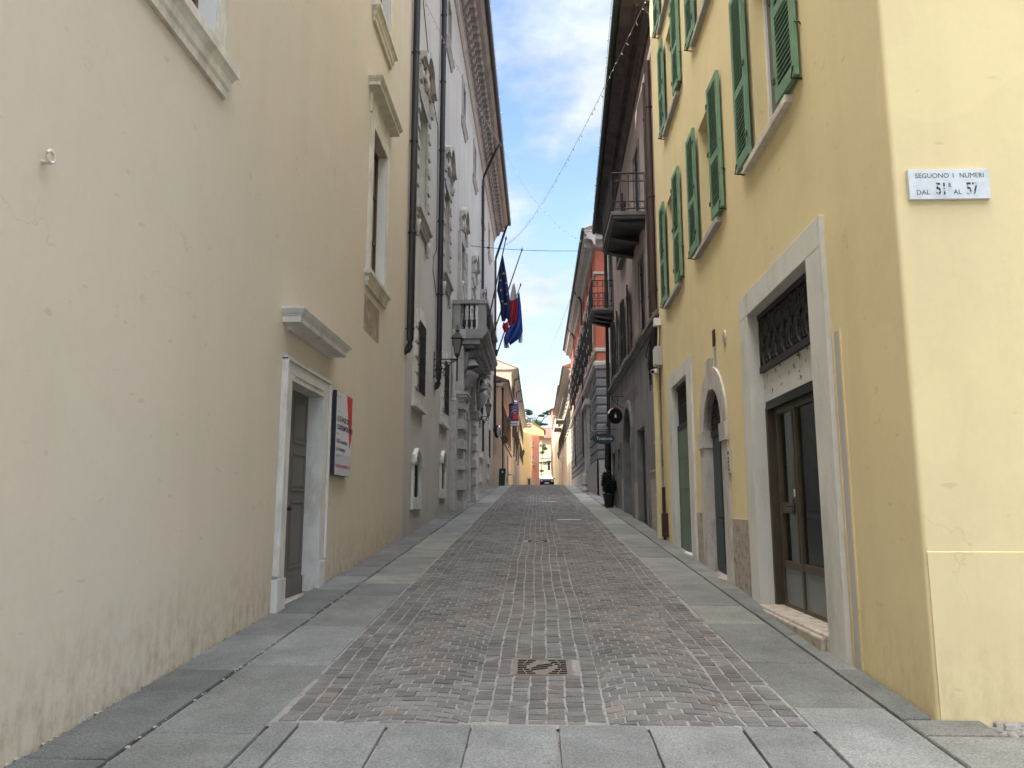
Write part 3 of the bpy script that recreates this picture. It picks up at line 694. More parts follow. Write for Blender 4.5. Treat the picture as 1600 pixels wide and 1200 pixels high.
# ------------------------------------------------------------------ B: palace
B = root('palace', 'long grey-white palace with a carved overhanging cornice and a stone balcony over its portal', 'building', (-2.9, 30, gz(30)))
cols = [18.2, 23.3, 28.45, 33.75, 39.0, 44.4]
holB = []
for i, c in enumerate(cols):
    holB.append((c-.78, c+.78, 8.75 if i != 2 else 7.9, 11.75, .35))
    holB.append((c-.55, c+.55, 16.75, 18.3, .3))
    if i != 2:
        holB.append((c-.52, c+.52, 4.35+(.12 if i > 0 else 0), 6.05, .3)); holB.append((c-.5, c+.5, gz(c)+.75, gz(c)+1.72, .3))
holB.append((27.2, 29.8, -1, 5.6, .5))
part(wall(L, 16.453, 49.9, -1.5, 19.6, holB, 12), 'wall', MBm, B)
for i, c in enumerate(cols):
    # main floor window with toothed surround, heavy sill and segmental hood
    z0 = 8.75 if i != 2 else 7.9
    w = casement(L, c-.78, c+.78, z0, 11.75, -.30, B, MWH, MGL, 3, .08)
    part(surround(L, c-.76, c+.76, z0, 11.73, .17, -.01, .05, toothed=13), 'frame', MSTg, w, bevel=.01)
    if i != 2:
        s_ = MB().mould(L, c-1.05, c+1.05, [(d_, z0+z_) for d_, z_ in sill_profile(.17, .35)])
        for q in (-.85, .85): s_.lathe(L(c+q, .07, z0-.62), [(.02, -.14), (.05, -.10), (.03, -.05), (.07, .02), (.06, .14), (.08, .27)], 8)
        part(s_, 'sill', MSTg, w)
    h = MB()
    ex = 1.05
    prof = lambda t: 12.35+.42*math.cos(t*math.pi/2)**1.4
    pts = [(-1, 0), (-.62, 0), (-.45, .30), (-.22, .46), (0, .50), (.22, .46), (.45, .30), (.62, 0), (1, 0)]
    for k in range(len(pts)-1):
        (x0, y0), (x1, y1) = pts[k], pts[k+1]
        for dz_, dd_, th in ((0, .10, .12), (.12, .16, .06), (.18, .24, .16)):
            h.prism(L, [(c+x0*ex, 12.32+y0+dz_), (c+x1*ex, 12.32+y1+dz_), (c+x1*ex, 12.32+y1+dz_+th), (c+x0*ex, 12.32+y0+dz_+th)], 0, dd_)
    for q in (-.92, .92):
        h.box(L, c+q-.10, c+q+.10, 0, .14, 11.92, 12.32); h.ball(L(c+q, .13, 12.1), (.06, .08, .12), 8, 6)
    h.lathe(L(c, .08, 12.36), [(.02, -.2), (.13, -.08), (.17, .05), (.10, .18), (.13, .3), (.05, .42)], 10, sx=.6)
    for q in (-1, 1): h.ball(L(c+q*.2, .10, 12.42), (.05, .13, .10), 8, 6); h.ball(L(c+q*.38, .08, 12.36), (.04, .08, .06), 8, 6)
    h.box(L, c-.93, c+.93, 0, .05, 11.92, 12.32)
    part(h, 'hood', MSTg, w)
    # attic window
    t = casement(L, c-.55, c+.55, 16.75, 18.3, -.26, B, MWH, MGL, 1, .07)
    part(surround(L, c-.53, c+.53, 16.75, 18.28, .15, -.01, .05), 'frame', MSTg, t, bevel=.008)
    part(MB().mould(L, c-.95, c+.95, [(d_, 16.6+z_) for d_, z_ in sill_profile(.13, .30)]), 'sill', MSTg, t)
    if i == 2: continue
    zz = 4.35+(.12 if i > 0 else 0)
    g_ = casement(L, c-.52, c+.52, zz, 6.05, -.09, B, MWD, MGL, 1, .06)
    s_ = surround(L, c-.5, c+.5, zz, 6.03, .30, -.01, .06, bottom=True, wt=.28)
    for k in range(5):
        za = zz+.05+k*.36
        for q in (-1, 1): s_.box(L, c+q*.52-.05 if q > 0 else c-.78, c+.78 if q > 0 else c-.47, .04, .085, za, za+.30)
    s_.prism(L, [(c-.28, 6.05), (c+.28, 6.05), (c+.42, 6.42), (c-.42, 6.42)], 0, .085)
    s_.box(L, c-.88, c+.88, 0, .12, zz-.42, zz-.30)
    part(s_, 'frame', MST, g_, bevel=.01)
    b = MB(); ribs(b, L, c-.5, c+.5, .10, .14, zz-.02, 6.05, 7, .014, 3)
    for k in range(4):
        z_ = zz+.1+k*.5
        for q in (-.55, .55): b.tube([L(c+q, 0, z_), L(c+q, .13, z_)], .012, 5)
    part(b, 'grille', MIR, g_)
    # cellar window with a low arched head
    z0 = gz(c)+.75
    v = part(MB().box(L, c-.5, c+.5, -.12, -.07, z0, z0+1.0), 'cellar_window', MBK, B)
    s_ = arch_surround(L, c-.44, c+.44, z0, z0+.62, .20, -.01, .055, ry=.34)
    s_.box(L, c-.66, c+.66, -.01, .065, z0-.28, z0)
    # square shoulders and an eared, curved crest
    s_.prism(L, [(c-.64, z0+.6), (c-.64, z0+.98), (c-.5, z0+.98), (c-.5, z0+.6)], 0, .05); s_.prism(L, [(c+.5, z0+.6), (c+.5, z0+.98), (c+.64, z0+.98), (c+.64, z0+.6)], 0, .05)
    o_ = arch_pts(c, .52, z0+.80, 10, .36); i_ = arch_pts(c, .44, z0+.74, 10, .34)
    for k in range(10): s_.prism(L, [i_[k], o_[k], o_[k+1], i_[k+1]], 0, .10)
    s_.box(L, c-.72, c-.48, 0, .09, z0+.76, z0+.83); s_.box(L, c+.48, c+.72, 0, .09, z0+.76, z0+.83)
    i_ = arch_pts(c, .44, z0+.62, 10, .34)
    s_.prism(L, [(c-.52, z0+.62)]+[(c-.52, z0+1.02)]+[(c+.52, z0+1.02)]+[(c+.52, z0+.62)]+i_[::-1], -.06, -.005)
    part(s_, 'frame', MST, v, bevel=.006)
    b = MB(); ribs(b, L, c-.44, c+.44, -.04, -.01, z0, z0+.95, 5, .014, 3); part(b, 'grille', MIR, v)
# cornice
cn = MB(); a0, a1 = 14.0, 49.95
cz = 19.45
cn.mould(L, 16.6, a1, [(0, cz), (.06, cz), (.06, cz+.10), (.10, cz+.12), (.10, cz+.22), (.15, cz+.27), (0, cz+.27)], ret=False)
co = part(cn, 'cornice', MSTg, B)
cf = MB().mould(L, 16.6, a1, [(0, cz+.27), (.17, cz+.27), (.19, cz+.32), (.19, cz+.86), (.62, cz+.88), (.66, cz+.92), (0, cz+.92)], ret=False)
cf.mould(L, 16.6, a1, [(.0, cz+.92), (.84, cz+.92), (.84, cz+1.04), (.90, cz+1.06), (.94, cz+1.16), (1.00, cz+1.20), (1.0, cz+1.27), (0, cz+1.27)], ret=False)
a = 16.8
def scroll(F, a, w, mb):
    # S-shaped modillion: scroll volume at the wall foot and at the tip
    prof = [(.19, cz+.34), (.30, cz+.33), (.36, cz+.40), (.34, cz+.50), (.40, cz+.60), (.52, cz+.64), (.60, cz+.62), (.66, cz+.66), (.68, cz+.76), (.62, cz+.86), (.19, cz+.86)]
    mb.mould(F, a-w, a+w, prof, ret=False)
    for q in (-w*1.12, w*1.12):
        mb.ball(F(a+q, .27, cz+.42), (.085, .02, .085), 8, 6); mb.ball(F(a+q, .60, cz+.73), (.07, .02, .07), 8, 6)
    mb.ball(F(a, .37, cz+.50), (.06, w*1.2, .10), 8, 6); mb.ball(F(a, .30, cz+.36), (.07, w*.8, .06), 8, 6)
while a < 49.8:
    scroll(L, a, .085, cf)
    m = a+.27
    if m < 49.7:
        cf.ball(L(m, .33, cz+.84), (.10, .11, .05), 8, 6); cf.ball(L(m, .33, cz+.79), (.045, .05, .05), 8, 6)
        cf.ball(L(m, .19, cz+.56), (.045, .10, .13), 8, 6)
        for q in (-.07, .07): cf.ball(L(m+q, .21, cz+.44), (.035, .05, .07), 6, 4); cf.ball(L(m+q, .22, cz+.70), (.035, .045, .05), 6, 4)
    a += .54
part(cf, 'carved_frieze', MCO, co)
gt = MB().tube([L(16.6, 1.06, cz+1.20), L(33, 1.06, cz+1.20), L(49.98, 1.06, cz+1.20)], .095, 10); part(gt, 'gutter', MGU, co)
rf = MB().prism(Fr(-2.9, 0, 1, 0, 0, 1), [(1.05, cz+1.275), (1.08, cz+1.33), (-6, cz+3.3), (-12, cz+1.3)], 16.6, 49.95); part(rf, 'roof', MTI, B)
pipe(L, 21.3, 4.98, 19.3, B, r=.08)
pipe(L, 38.1, 6.0, 18.6, B, r=.07, neck=(1.02, cz+1.15), name='drain_pipe')
pipe(L, 49.72, 6.6, 18.0, B, r=.08, neck=(1.02, cz+1.15))
cb = MB().tube([L(17.2, .03, 14.9), L(19.6, .03, 12.9), L(20.9, .03, 12.6), L(21.0, .03, 8.9), L(20.4, .03, 8.5), L(20.35, .03, 8.1), L(21.1, .03, 7.6)], .012, 5)
part(cb, 'wall_cable', MCA, B)
# portal: banded half columns, entablature, balcony
po = MB()
for c in (26.05, 31.2):
    gzc = gz(c)
    po.box(L, c-.62, c+.62, 0, .22, gzc-.1, 5.45)
    z = gzc-.1; k = 0
    while z < 5.1:
        h_ = .34
        if k % 2 == 0:
            po.box(L, c-.52, c+.52, .2, .44, z+.008, z+h_-.008); po.box(L, c-.14, c+.14, .43, .455, z+.02, z+h_-.02)
        else:
            po.lathe(L(c, .22, z), [(.36, 0), (.36, h_)], 16, sx=.45, sy=1)
        z += h_; k += 1
    po.box(L, c-.56, c+.56, 0, .46, 5.15, 5.28); po.box(L, c-.62, c+.62, 0, .52, 5.28, 5.38); po.box(L, c-.66, c+.66, 0, .56, 5.38, 5.47)
    # slim turned colonnette beside it
    po.box(L, c-.55, c-.05, 0, .40, 5.47, 7.05); po.box(L, c-.62, c+.02, 0, .46, 7.3, 7.62); po.lathe(L(c-.3, .33, 7.64), [(.10, 0), (.10, .05), (.07, .1), (.10, .3), (.07, .6), (.11, .85), (.13, 1.0)], 10)
    po.lathe(L(c-.78, .10, 5.1), [(.08, 0), (.11, .05), (.07, .12), (.10, .25), (.06, .40), (.08, .8), (.10, 1.2), (.07, 1.35), (.12, 1.42), (.12, 1.5)], 10)
    po.box(L, c-.90, c-.66, 0, .2, gz(c)-.1, 5.1)
po.box(L, 26.7, 30.6, 0, .12, 5.35, 6.9)
i_ = arch_pts(28.5, 1.25, 4.1, 14); po.prism(L, [(27.1, 4.1), (27.1, 5.62), (29.9, 5.62), (29.9, 4.1)]+i_[::-1], -.3, .10)
pt = part(po, 'portal', MSTg, B, bevel=.012)
dr = MB().box(L, 27.2, 29.8, -.45, -.40, 1, 5.6)
for k in range(2):
    for j in range(4): dr.box(L, 27.35+k*1.25, 28.35+k*1.25, -.40, -.37, 1.9+j*.85, 2.6+j*.85)
part(dr, 'door', MWD, pt)
# eagle brackets under the balcony
def eagle(c, parent):
    m = MB()
    yc = -2.9
    def p(d_, z_): return L(c, d_, z_)
    # body swelling outwards, neck, head with hooked beak
    m.tube([p(.22, 5.62), p(.34, 5.78), p(.50, 5.98), p(.60, 6.22), p(.62, 6.42), p(.55, 6.62), p(.52, 6.78), p(.58, 6.92), p(.68, 6.98)], [.14, .20, .27, .29, .27, .20, .15, .14, .12], 14)
    m.ball(p(.70, 6.96), (.15, .12, .13), 12, 8)
    m.tube([p(.80, 6.97), p(.90, 6.94), p(.93, 6.84), p(.90, 6.78)], [.06, .045, .03, .01], 8)
    # thigh and claws
    m.ball(p(.50, 5.85), (.22, .20, .22), 12, 8); m.tube([p(.52, 5.75), p(.50, 5.6), p(.44, 5.5)], [.09, .06, .08], 8)
    for q in (-.1, 0, .1): m.tube([L(c+q, .44, 5.52), L(c+q*1.2, .54, 5.50), L(c+q*1.3, .58, 5.46)], [.035, .03, .015], 6)
    # folded wing: overlapping long feathers
    for s_ in (-1, 1):
        for k in range(6):
            t = k/5
            x0 = .12+t*.34; m.tube([L(c+s_*(.24+.02*k), x0+.06, 6.96-.10*t), L(c+s_*(.28+.015*k), x0, 6.5-.15*t), L(c+s_*.24, x0-.04-.05*t, 5.9+.12*k*.4), L(c+s_*.18, x0-.10, 5.66+.11*k)], [.05, .065, .055, .015], 8)
        m.tube([L(c+s_*.22, .50, 6.70), L(c+s_*.27, .38, 6.98), L(c+s_*.28, .24, 7.08), L(c+s_*.27, .14, 7.02)], [.04, .07, .07, .04], 8)
    # scroll under the claws
    m.tube([p(.05, 5.50), p(.30, 5.46), p(.48, 5.36), p(.46, 5.2), p(.34, 5.14), p(.2, 5.2)], [.1, .12, .10, .08, .06, .04], 10)
    part(m, 'eagle_bracket', MSTb, parent)
bal = MB()
ba0, ba1 = 25.45, 31.8; D_ = 1.22
bal.mould(L, ba0, ba1, [(0, 7.30), (D_-.16, 7.30), (D_-.14, 7.38), (D_-.08, 7.42), (D_-.02, 7.52), (D_, 7.56), (D_, 7.64), (0, 7.64)], ret=False)
bal.box(L, ba0+.05, ba1-.05, 0, .95, 7.12, 7.30)
bal.box(L, ba0+.2, ba1-.2, 0, .75, 7.02, 7.12)
by = part(bal, 'balcony', MSTb, B, bevel=.01)
bu = MB()
for x0, x1, y0, y1 in ((ba0+.04, ba0+.26, .02, .28), (ba0+.04, ba0+.26, D_-.34, D_-.06), (ba1-.26, ba1-.04, D_-.34, D_-.06), (ba1-.26, ba1-.04, .02, .28), (28.45, 28.8, D_-.30, D_-.10)):
    bu.box(L, x0, x1, y0, y1, 7.64, 8.52); bu.box(L, x0-.02, x1+.02, y0-.02, y1+.02, 7.64, 7.74)
bu.box(L, ba0, ba0+.30, -.01, D_, 8.52, 8.66); bu.box(L, ba1-.30, ba1, -.01, D_, 8.52, 8.66); bu.box(L, ba0+.30, ba1-.30, D_-.34, D_, 8.52, 8.655)
part(bu, 'parapet', MSTb, by, bevel=.01)
def baluster(a_, d_):
    m = MB().lathe(L(a_, d_, 7.64), [(.05, 0), (.05, .04), (.03, .07), (.062, .12), (.055, .3), (.062, .34), (.025, .38), (.034, .46), (.022, .54), (.034, .62), (.022, .7), (.034, .78), (.03, .88)], 10)
    part(m, 'baluster', MPI, by)
for k in range(3): baluster(ba0+.15, .40+k*.17)
for k in range(12): baluster(ba0+.48+k*.245 if k < 11 else 28.3, D_-.2)
for k in range(11): baluster(28.98+k*.245, D_-.2)
for k in range(3): baluster(ba1-.15, .40+k*.17)
# carved scroll beside the balcony door
vs_ = MB()
for c in (27.1, 29.8):
    vs_.box(L, c-.16, c+.16, 0, .12, 7.7, 11.7); vs_.lathe(L(c, .12, 8.5), [(.08, 0), (.13, .08), (.09, .2), (.12, .6), (.07, 1.1), (.13, 1.3)], 10)
part(vs_, 'door_pilasters', MSTg, by)
eagle(26.05, pt); eagle(31.2, pt)
dark = MB()
for c in (26.05, 31.2): dark.mould(L, c-.20, c+.20, [(0, 5.45), (.16, 5.5), (.26, 6.0), (.22, 6.6), (.5, 7.05), (0, 7.05)], ret=False)
part(dark, 'bracket_core', MSTb, pt)
# ------------------------------------------------------------------ yellow corner house
Y = root('yellow_corner_house', 'yellow plastered corner house with green louvred shutters on the right', 'building', (2.52, 5.22, gz(5.2)))
wins = [(7.95, 5.69, 7.95, 0), (11.1, 5.65, 7.62, 0), (14.32, 5.67, 7.70, 0), (10.75, 9.13, 11.0, 0), (13.85, 9.13, 11.0, 0), (14.15, 11.6, 13.0, 0), (10.9, 12.5, 14, 0), (7.6, 9.13, 11.0, 0), (7.7, 12.5, 14, 0)]
hr = [(c-.53, c+.53, z0, z1, .22) for c, z0, z1, _ in wins]
BD0, BD1 = 6.97, 9.12
hr += [(BD0, BD1, gz(8)-.5, 3.93, .22+.25), (10.80, 11.98, -.5, 3.42, .42), (13.25, 14.85, -.5, 3.93, .40)]
part(wall(R, 5.254, 16.42, -1.5, 16.5, hr, 9), 'wall', MY, Y)
sw = wall(CF, .030, 9, -1.5, 16.5, [], 5, ends=False, d=-.004)
ring = [(2.5506-.030*math.cos(q), 5.254-.030*math.sin(q)) for q in [j*math.pi/12 for j in range(7)]]
sw.add([(x, y, z) for z in (-1.5, 16.5) for x, y in ring], [[k, k+1, k+8, k+7] for k in range(6)], True)
part(sw, 'side_wall', MY, Y)
# slightly proud render at the foot of the side face, ending in a faint horizontal line
m = MB().mould(CF, 0.018, 9, [(0, -1), (.005, -1), (.005, 1.358), (0, 1.363)], ret=False); part(m, 'foot_render', MY, Y)
rf = MB().prism(Fr(2.45, 0, 1, 0, 0, 1), [(-.65, 16.5), (-.65, 16.62), (4.5, 18.6), (9.5, 16.5)], 4.8, 16.4); part(rf, 'roof', MTI, Y)
for i, (c, z0, z1, _) in enumerate(wins):
    w = casement(R, c-.53, c+.53, z0, z1, -.16, Y, MWH, MGL, 0 if i < 3 else 1, .07)
    s_ = MB().box(R, c-.80, c+.83, -.2, .085, z0-.085, z0); part(s_, 'sill', MSTg if i else MSTa, w, bevel=.008)
    louvre_shutter(R, c-1.10, c-.55, z0+.03, z1+.06, .05, MGR, w, hinge='a1', ajar=-.02)
    louvre_shutter(R, c+.55, c+1.10, z0+.03, z1+.06, .05, MGR, w, hinge='a0', ajar=.012*(i % 2))
# shop doorway
zs_ = .56
dr_ = part(MB().box(R, BD0-.02, BD1+.02, -.22, .07, zs_-.9, zs_).box(R, BD0-.02, BD1+.02, .07, .12, zs_-.9, zs_-.02), 'shop_step', MSB, Y, bevel=.02)
fr = MB()
fr.box(R, BD0-.40, BD0+.005, -.21, .045, gz(6.6)-.2, 3.93); fr.box(R, BD1-.005, BD1+.34, -.21, .045, gz(9.1)-.2, 3.93)
fr.box(R, BD0-.40, BD1+.34, -.21, .047, 3.925, 4.205)
sd = MB()
dp = -.20
sd.box(R, BD1-.18, BD1-.02, dp-.06, dp, zs_, 2.80)                  # side panel at the far jamb
sd.box(R, BD1-.06, BD1+.004, -.21, -.12, zs_, 2.80)
M0 = 8.30
for x0, x1 in ((BD1-.20, BD1-.15), (M0-.03, M0+.03), (BD0, BD0+.05)): sd.box(R, x0, x1, dp-.05, dp+.012, zs_, 2.80)
for z0, z1 in ((2.70, 2.80), (.98, 1.06), (zs_, zs_+.04)): sd.box(R, BD0+.05, BD1-.20, dp-.045, dp+.008, z0, z1)
sd.box(R, M0+.03, BD1-.20, dp-.045, dp+.009, 1.58, 1.70)            # lock rail
for x0, x1 in ((M0+.03, M0+.07), (BD1-.24, BD1-.20)): sd.box(R, x0, x1, dp-.04, dp+.02, 1.06, 2.70)
SD = part(sd, 'shop_door', MBZ, Y, bevel=.003)
part(fr, 'stone_frame', MSF, SD, bevel=.006)
part(MB().box(R, BD0+.05, BD1-.20, dp-.03, dp-.005, zs_+.04, .98), 'kick_plate', MKP, SD)
part(MB().box(R, BD0+.05, M0-.03, dp-.028, dp-.022, 1.05, 2.71).box(R, M0+.06, BD1-.23, dp-.028, dp-.022, 1.05, 2.71), 'glass', MCG, SD)
bl = MB()
z = 1.10
while z < 2.68:
    for x0, x1 in ((BD0+.05, M0-.03), (M0+.07, BD1-.24)):
        if x0 > M0 and z < 1.74: continue
        bl.add([R(x0, dp-.055, z+.013), R(x1, dp-.055, z+.013), R(x1, dp-.036, z-.010), R(x0, dp-.036, z-.010)], [[0, 1, 2, 3]])
    z += .036
part(bl, 'venetian_blind', MBL, SD)
part(MB().box(R, M0+.10, M0+.40, dp-.08, dp-.07, 1.05, 2.66), 'curtain', MCR, SD)
part(MB().box(R, BD0, BD1, dp-.50, dp-.49, zs_, 2.8).box(R, BD0, BD1, dp-.5, dp, zs_-.02, zs_), 'dark_interior', MBK, SD)
part(MB().box(R, M0+.14, M0+.23, dp-.02, dp-.017, 1.76, 1.84), 'notice_card', MWH, SD)
h = MB(); h.box(R, M0+.10, M0+.16, dp+.02, dp+.028, 1.56, 1.74); h.tube([R(M0+.13, dp+.02, 1.66), R(M0+.13, dp+.07, 1.66), R(M0+.24, dp+.07, 1.655)], .010, 6); h.ball(R(M0+.13, dp+.03, 1.60), .012, 6, 4); part(h, 'handle', MIR, SD)
part(MB().box(R, BD0+.006, BD1-.006, -.30, -.13, 2.80, 2.87).box(R, BD0+.02, BD1-.02, -.16, -.12, 2.77, 2.80), 'shutter_box', MBK, SD)
part(MB().box(R, BD0+.006, BD1-.006, -.20, -.125, 2.87, 3.22), 'peeling_panel', MPE, SD)
gr = MB()
for z0, z1 in ((3.22, 3.29), (3.86, 3.92)): gr.box(R, BD0+.006, BD1-.006, -.15, -.08, z0, z1)
for x in (BD0, BD1-.04): gr.box(R, x, x+.04, -.14, -.09, 3.29, 3.86)
n = 8; st = (BD1-BD0-.08)/n
for k in range(n):
    c = BD0+.04+st*(k+.5)
    for ry, rx, r_ in ((.275, .118, .014), (.19, .075, .010)):
        gr.tube([R(c+rx*math.cos(q), -.105, 3.575+ry*math.sin(q)) for q in [j*math.pi/10 for j in range(21)]], r_, 5, False)
    gr.tube([R(c, -.105, 3.30), R(c, -.105, 3.85)], .010, 5)
    gr.ball(R(c, -.095, 3.575), (.02, .035, .05), 8, 6)
    for q in (-1, 1):
        for zc in (3.36, 3.79):
            s2 = 1 if zc > 3.5 else -1
            gr.tube([R(c+q*(st/2-.045*math.cos(j*.55)*(1-j*.07)), -.102, zc+s2*.045*math.sin(j*.55)) for j in range(9)], .009, 5, False)
        gr.ball(R(c+q*.045, -.095, 3.50), (.014, .02, .045), 6, 5); gr.ball(R(c+q*.045, -.095, 3.65), (.014, .02, .045), 6, 5)
part(gr, 'transom_grille', MIR, SD)
part(MB().box(R, BD0, BD1, -.22, -.21, 3.22, 3.92), 'transom_glass', MGL, SD)
# inlaid strips of grey marble either side of the shop front
part(MB().box(R, 6.38, 6.51, -.02, .004, .2, 3.12), 'marble_strip', MSM, Y)
part(MB().box(R, 6.35, 6.378, -.02, .012, .2, 3.13).box(R, 6.512, 6.54, -.02, .010, .2, 3.13), 'strip_edge', MY, Y)
part(MB().box(R, 9.50, 9.62, -.02, .006, .3, 3.10), 'marble_strip', MSM, Y)
for x0, x1, zt_ in ((9.66, 10.42, 1.50), (12.33, 12.84, 1.56)):
    part(MB().box(R, x0, x1, -.02, .014, .2, zt_), 'stone_plinth', MSB, Y, bevel=.004)
# arched door
ad = MB().box(R, 10.79, 11.99, -.15, -.10, .5, 2.72)
for k in range(2):
    x0 = 10.86+k*.56
    for z0, z1 in ((.85, 1.45), (1.55, 2.6)): ad.box(R, x0, x0+.46, -.10, -.088, z0, z1)
AD = part(ad, 'arched_door', MTE, Y, bevel=.003)
sr = MB(); zsp = 2.80
for x0, x1 in ((10.47, 10.805), (11.975, 12.32)):
    sr.box(R, x0, x1, -.3, .03, gz(11)-.2, 2.55); sr.box(R, x0-.03, x1+.03, -.3, .055, 2.55, zsp)
i_ = arch_pts(11.39, .585, zsp, 16); o_ = arch_pts(11.39, .92, zsp, 16, .90)
for k in range(16): sr.prism(R, [i_[k], o_[k], o_[k+1], i_[k+1]], -.3, .03)
sr.prism(R, [(11.27, 3.36), (11.51, 3.36), (11.54, 3.82), (11.24, 3.82)], -.02, .06)
sr.prism(R, [(10.80, zsp), (10.80, 3.42), (11.98, 3.42), (11.98, zsp)]+i_[::-1], -.3, -.004)
part(sr, 'stone_frame', mat('limestone_stained', (0.50, 0.47, 0.43), 0.85, 0.12, 4, 0.35, 30, col2=(0.27, 0.24, 0.22), c2=(0.5, 0.72), c2s=2.6, sc3=(1, 1, .5)), AD, bevel=.01)
fl = MB().box(R, 10.80, 11.98, -.14, -.07, 2.70, 2.80)
for k in range(7):
    q = math.pi*(k+.5)/7; fl.tube([R(11.39, -.09, 2.8), R(11.39+.5*math.cos(q), -.09, 2.8+.5*math.sin(q))], .010, 5)
    fl.tube([R(11.39+.42*math.cos(q)+.07*math.cos(u), -.085, 2.8+.42*math.sin(q)+.07*math.sin(u)) for u in [j*math.pi/5 for j in range(11)]], .008, 5, False)
for r_ in (.2, .53): fl.tube([R(11.39+r_*math.cos(q), -.09, 2.8+r_*math.sin(q)) for q in [j*math.pi/12 for j in range(13)]], .012, 5, False)
part(fl, 'fanlight_grille', MIR, AD)
part(MB().box(R, 10.80, 11.98, -.20, -.195, 2.7, 3.42), 'fanlight_glass', MGL, AD)
h = MB(); h.box(R, 11.32, 11.46, -.088, -.075, 1.46, 1.52); h.tube([R(11.34, -.08, 1.5), R(11.34, -.02, 1.5), R(11.44, -.02, 1.5), R(11.44, -.08, 1.5)], .010, 6); part(h, 'handle', MIR, AD)
part(MB().box(R, 10.75, 12.0, -.4, .10, .4, gz(10.8)+.02), 'threshold', MSB, AD, bevel=.01)
# green steel door
gd = MB().box(R, 13.25, 14.85, -.10, -.06, .7, 3.08)
for z in (1.42, 1.98, 2.55): gd.box(R, 13.27, 14.83, -.06, -.052, z, z+.02)
gd.box(R, 13.27, 13.31, -.06, -.045, .9, 3.08); gd.box(R, 14.79, 14.83, -.06, -.045, .9, 3.08)
GD = part(gd, 'steel_door', MGG, Y)
part(surround(R, 13.255, 14.845, .7, 3.925, .40, -.36, .045, wt=.26), 'stone_frame', MSF, GD, bevel=.006)
t = MB()
for z0, z1 in ((3.08, 3.18), (3.86, 3.92)): t.box(R, 13.26, 14.84, -.12, -.05, z0, z1)
ribs(t, R, 13.3, 14.8, -.09, -.07, 3.18, 3.86, 14, .014, 1)
for k in range(7): t.tube([R(13.37+k*.22+.07*math.cos(q), -.075, 3.7+.1*math.sin(q)) for q in [j*math.pi/5 for j in range(11)]], .009, 5, False)
part(t, 'transom_grille', MIR, GD); part(MB().box(R, 13.25, 14.85, -.17, -.165, 3.08, 3.92), 'transom_glass', MBK, GD)
part(MB().box(R, 13.40, 13.44, -.05, -.02, 1.95, 2.2), 'handle', MIR, GD)
part(MB().box(R, 13.2, 14.9, -.38, .07, .5, gz(13.2)+.045), 'threshold', MST, GD, bevel=.008)
# small fittings
it = root('intercom_panel', 'slim steel intercom panel beside the arched door', 'intercom', R(10.42, .01, 2.1))
part(MB().box(R, 10.37, 10.47, 0, .03, 2.10, 2.40), 'housing', MPL, it, bevel=.004)
for k in range(4): part(MB().box(R, 10.385, 10.455, .03, .036, 2.13+k*.05, 2.16+k*.05), 'button', MKP, it)
part(MB().box(R, 10.39, 10.45, .03, .034, 2.345, 2.385), 'speaker_slot', MBK, it)
hp = root('wall_plaque', 'small dark square plaque on the yellow wall above the arched door', 'plaque', R(11.08, .0, 4.08))
part(MB().box(R, 11.01, 11.15, .004, .02, 3.97, 4.21), 'plate', MRU, hp, bevel=.003)
part(MB().box(R, 11.0, 11.16, 0, .004, 3.66, 3.95), 'pale_mark', MSM, hp)
ov = root('oval_plaque', 'small oval ceramic plaque on the yellow wall right of the square plaque', 'plaque', R(10.43, 0, 3.95))
def disc(F, a, z, ra, rz, d0, d1, n=20): return MB().prism(F, [(a+ra*math.cos(2*math.pi*k/n), z+rz*math.sin(2*math.pi*k/n)) for k in range(n)], d0, d1)
part(disc(R, 10.43, 3.95, .075, .11, 0, .018), 'rim', MSTa, ov); part(disc(R, 10.43, 3.95, .055, .085, .018, .023), 'face', MSB, ov)
# street plaque on the side face
pq = root('street_number_plaque', 'white marble street-number plaque on the side of the yellow corner house', 'plaque', (2.9, 5.2, 3.77))
q0, q1, qz0, qz1 = .092, .648, 3.775, 3.994
part(MB().box(CF, q0, q1, 0, .028, qz0, qz1), 'slab', MMA, pq, bevel=.002)
for s_, a_, z_, sz, b_, m_, sx_ in (('SEGUONO', .137, 3.930, .050, 0, MTX, .98), ('I', .395, 3.930, .050, 0, MTX, 1), ('NUMERI', .443, 3.930, .050, 0, MTX, .95), ('DAL', .137, 3.808, .050, 0, MTX, 1), ('AL', .393, 3.808, .050, 0, MTX, 1.0), ('51', .272, 3.808, .122, .0022, MMN, .66), ('B', .362, 3.862, .044, 0, MTX, .8), ('57', .480, 3.808, .122, .0022, MMN, .70)):
    part(text_mb(CF, s_, q0-.092+a_, z_, sz, .0292, bold=b_, sx=sx_), 'lettering', m_, pq)

# ------------------------------------------------------------------ E: old dusty house with balconies
E = root('old_dusty_house', 'old grimy brownish house with deep dark eaves and two iron balconies', 'building', (2.72, 22, gz(22)))
ez = 5.82
hu = []; wu = [(19.3, 5.98, 8.0), (22.6, 5.98, 8.0), (25.6, 5.98, 8.0)]; ub = [(19.85, 9.0, 11.2), (23.3, 9.3, 11.1), (27.35, 8.7, 11.0)]
hu = [(c-.5, c+.5, z0, z1, .22) for c, z0, z1 in wu+ub]
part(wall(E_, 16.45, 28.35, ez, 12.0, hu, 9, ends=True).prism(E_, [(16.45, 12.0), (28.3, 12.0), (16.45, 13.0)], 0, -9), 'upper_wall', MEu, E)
def EV_(a, d, z):                            # the eaves climb and widen a little towards the yellow house
    t = (28.6-a)/12.4; return E_(a, d*(.69+.45*t) if d > 0 else d, z+1.25*t)
doors = [(19.38, 20.85, 3.68), (21.95, 24.2, 4.6), (25.25, 26.15, 3.55), (26.9, 27.9, 3.55)]
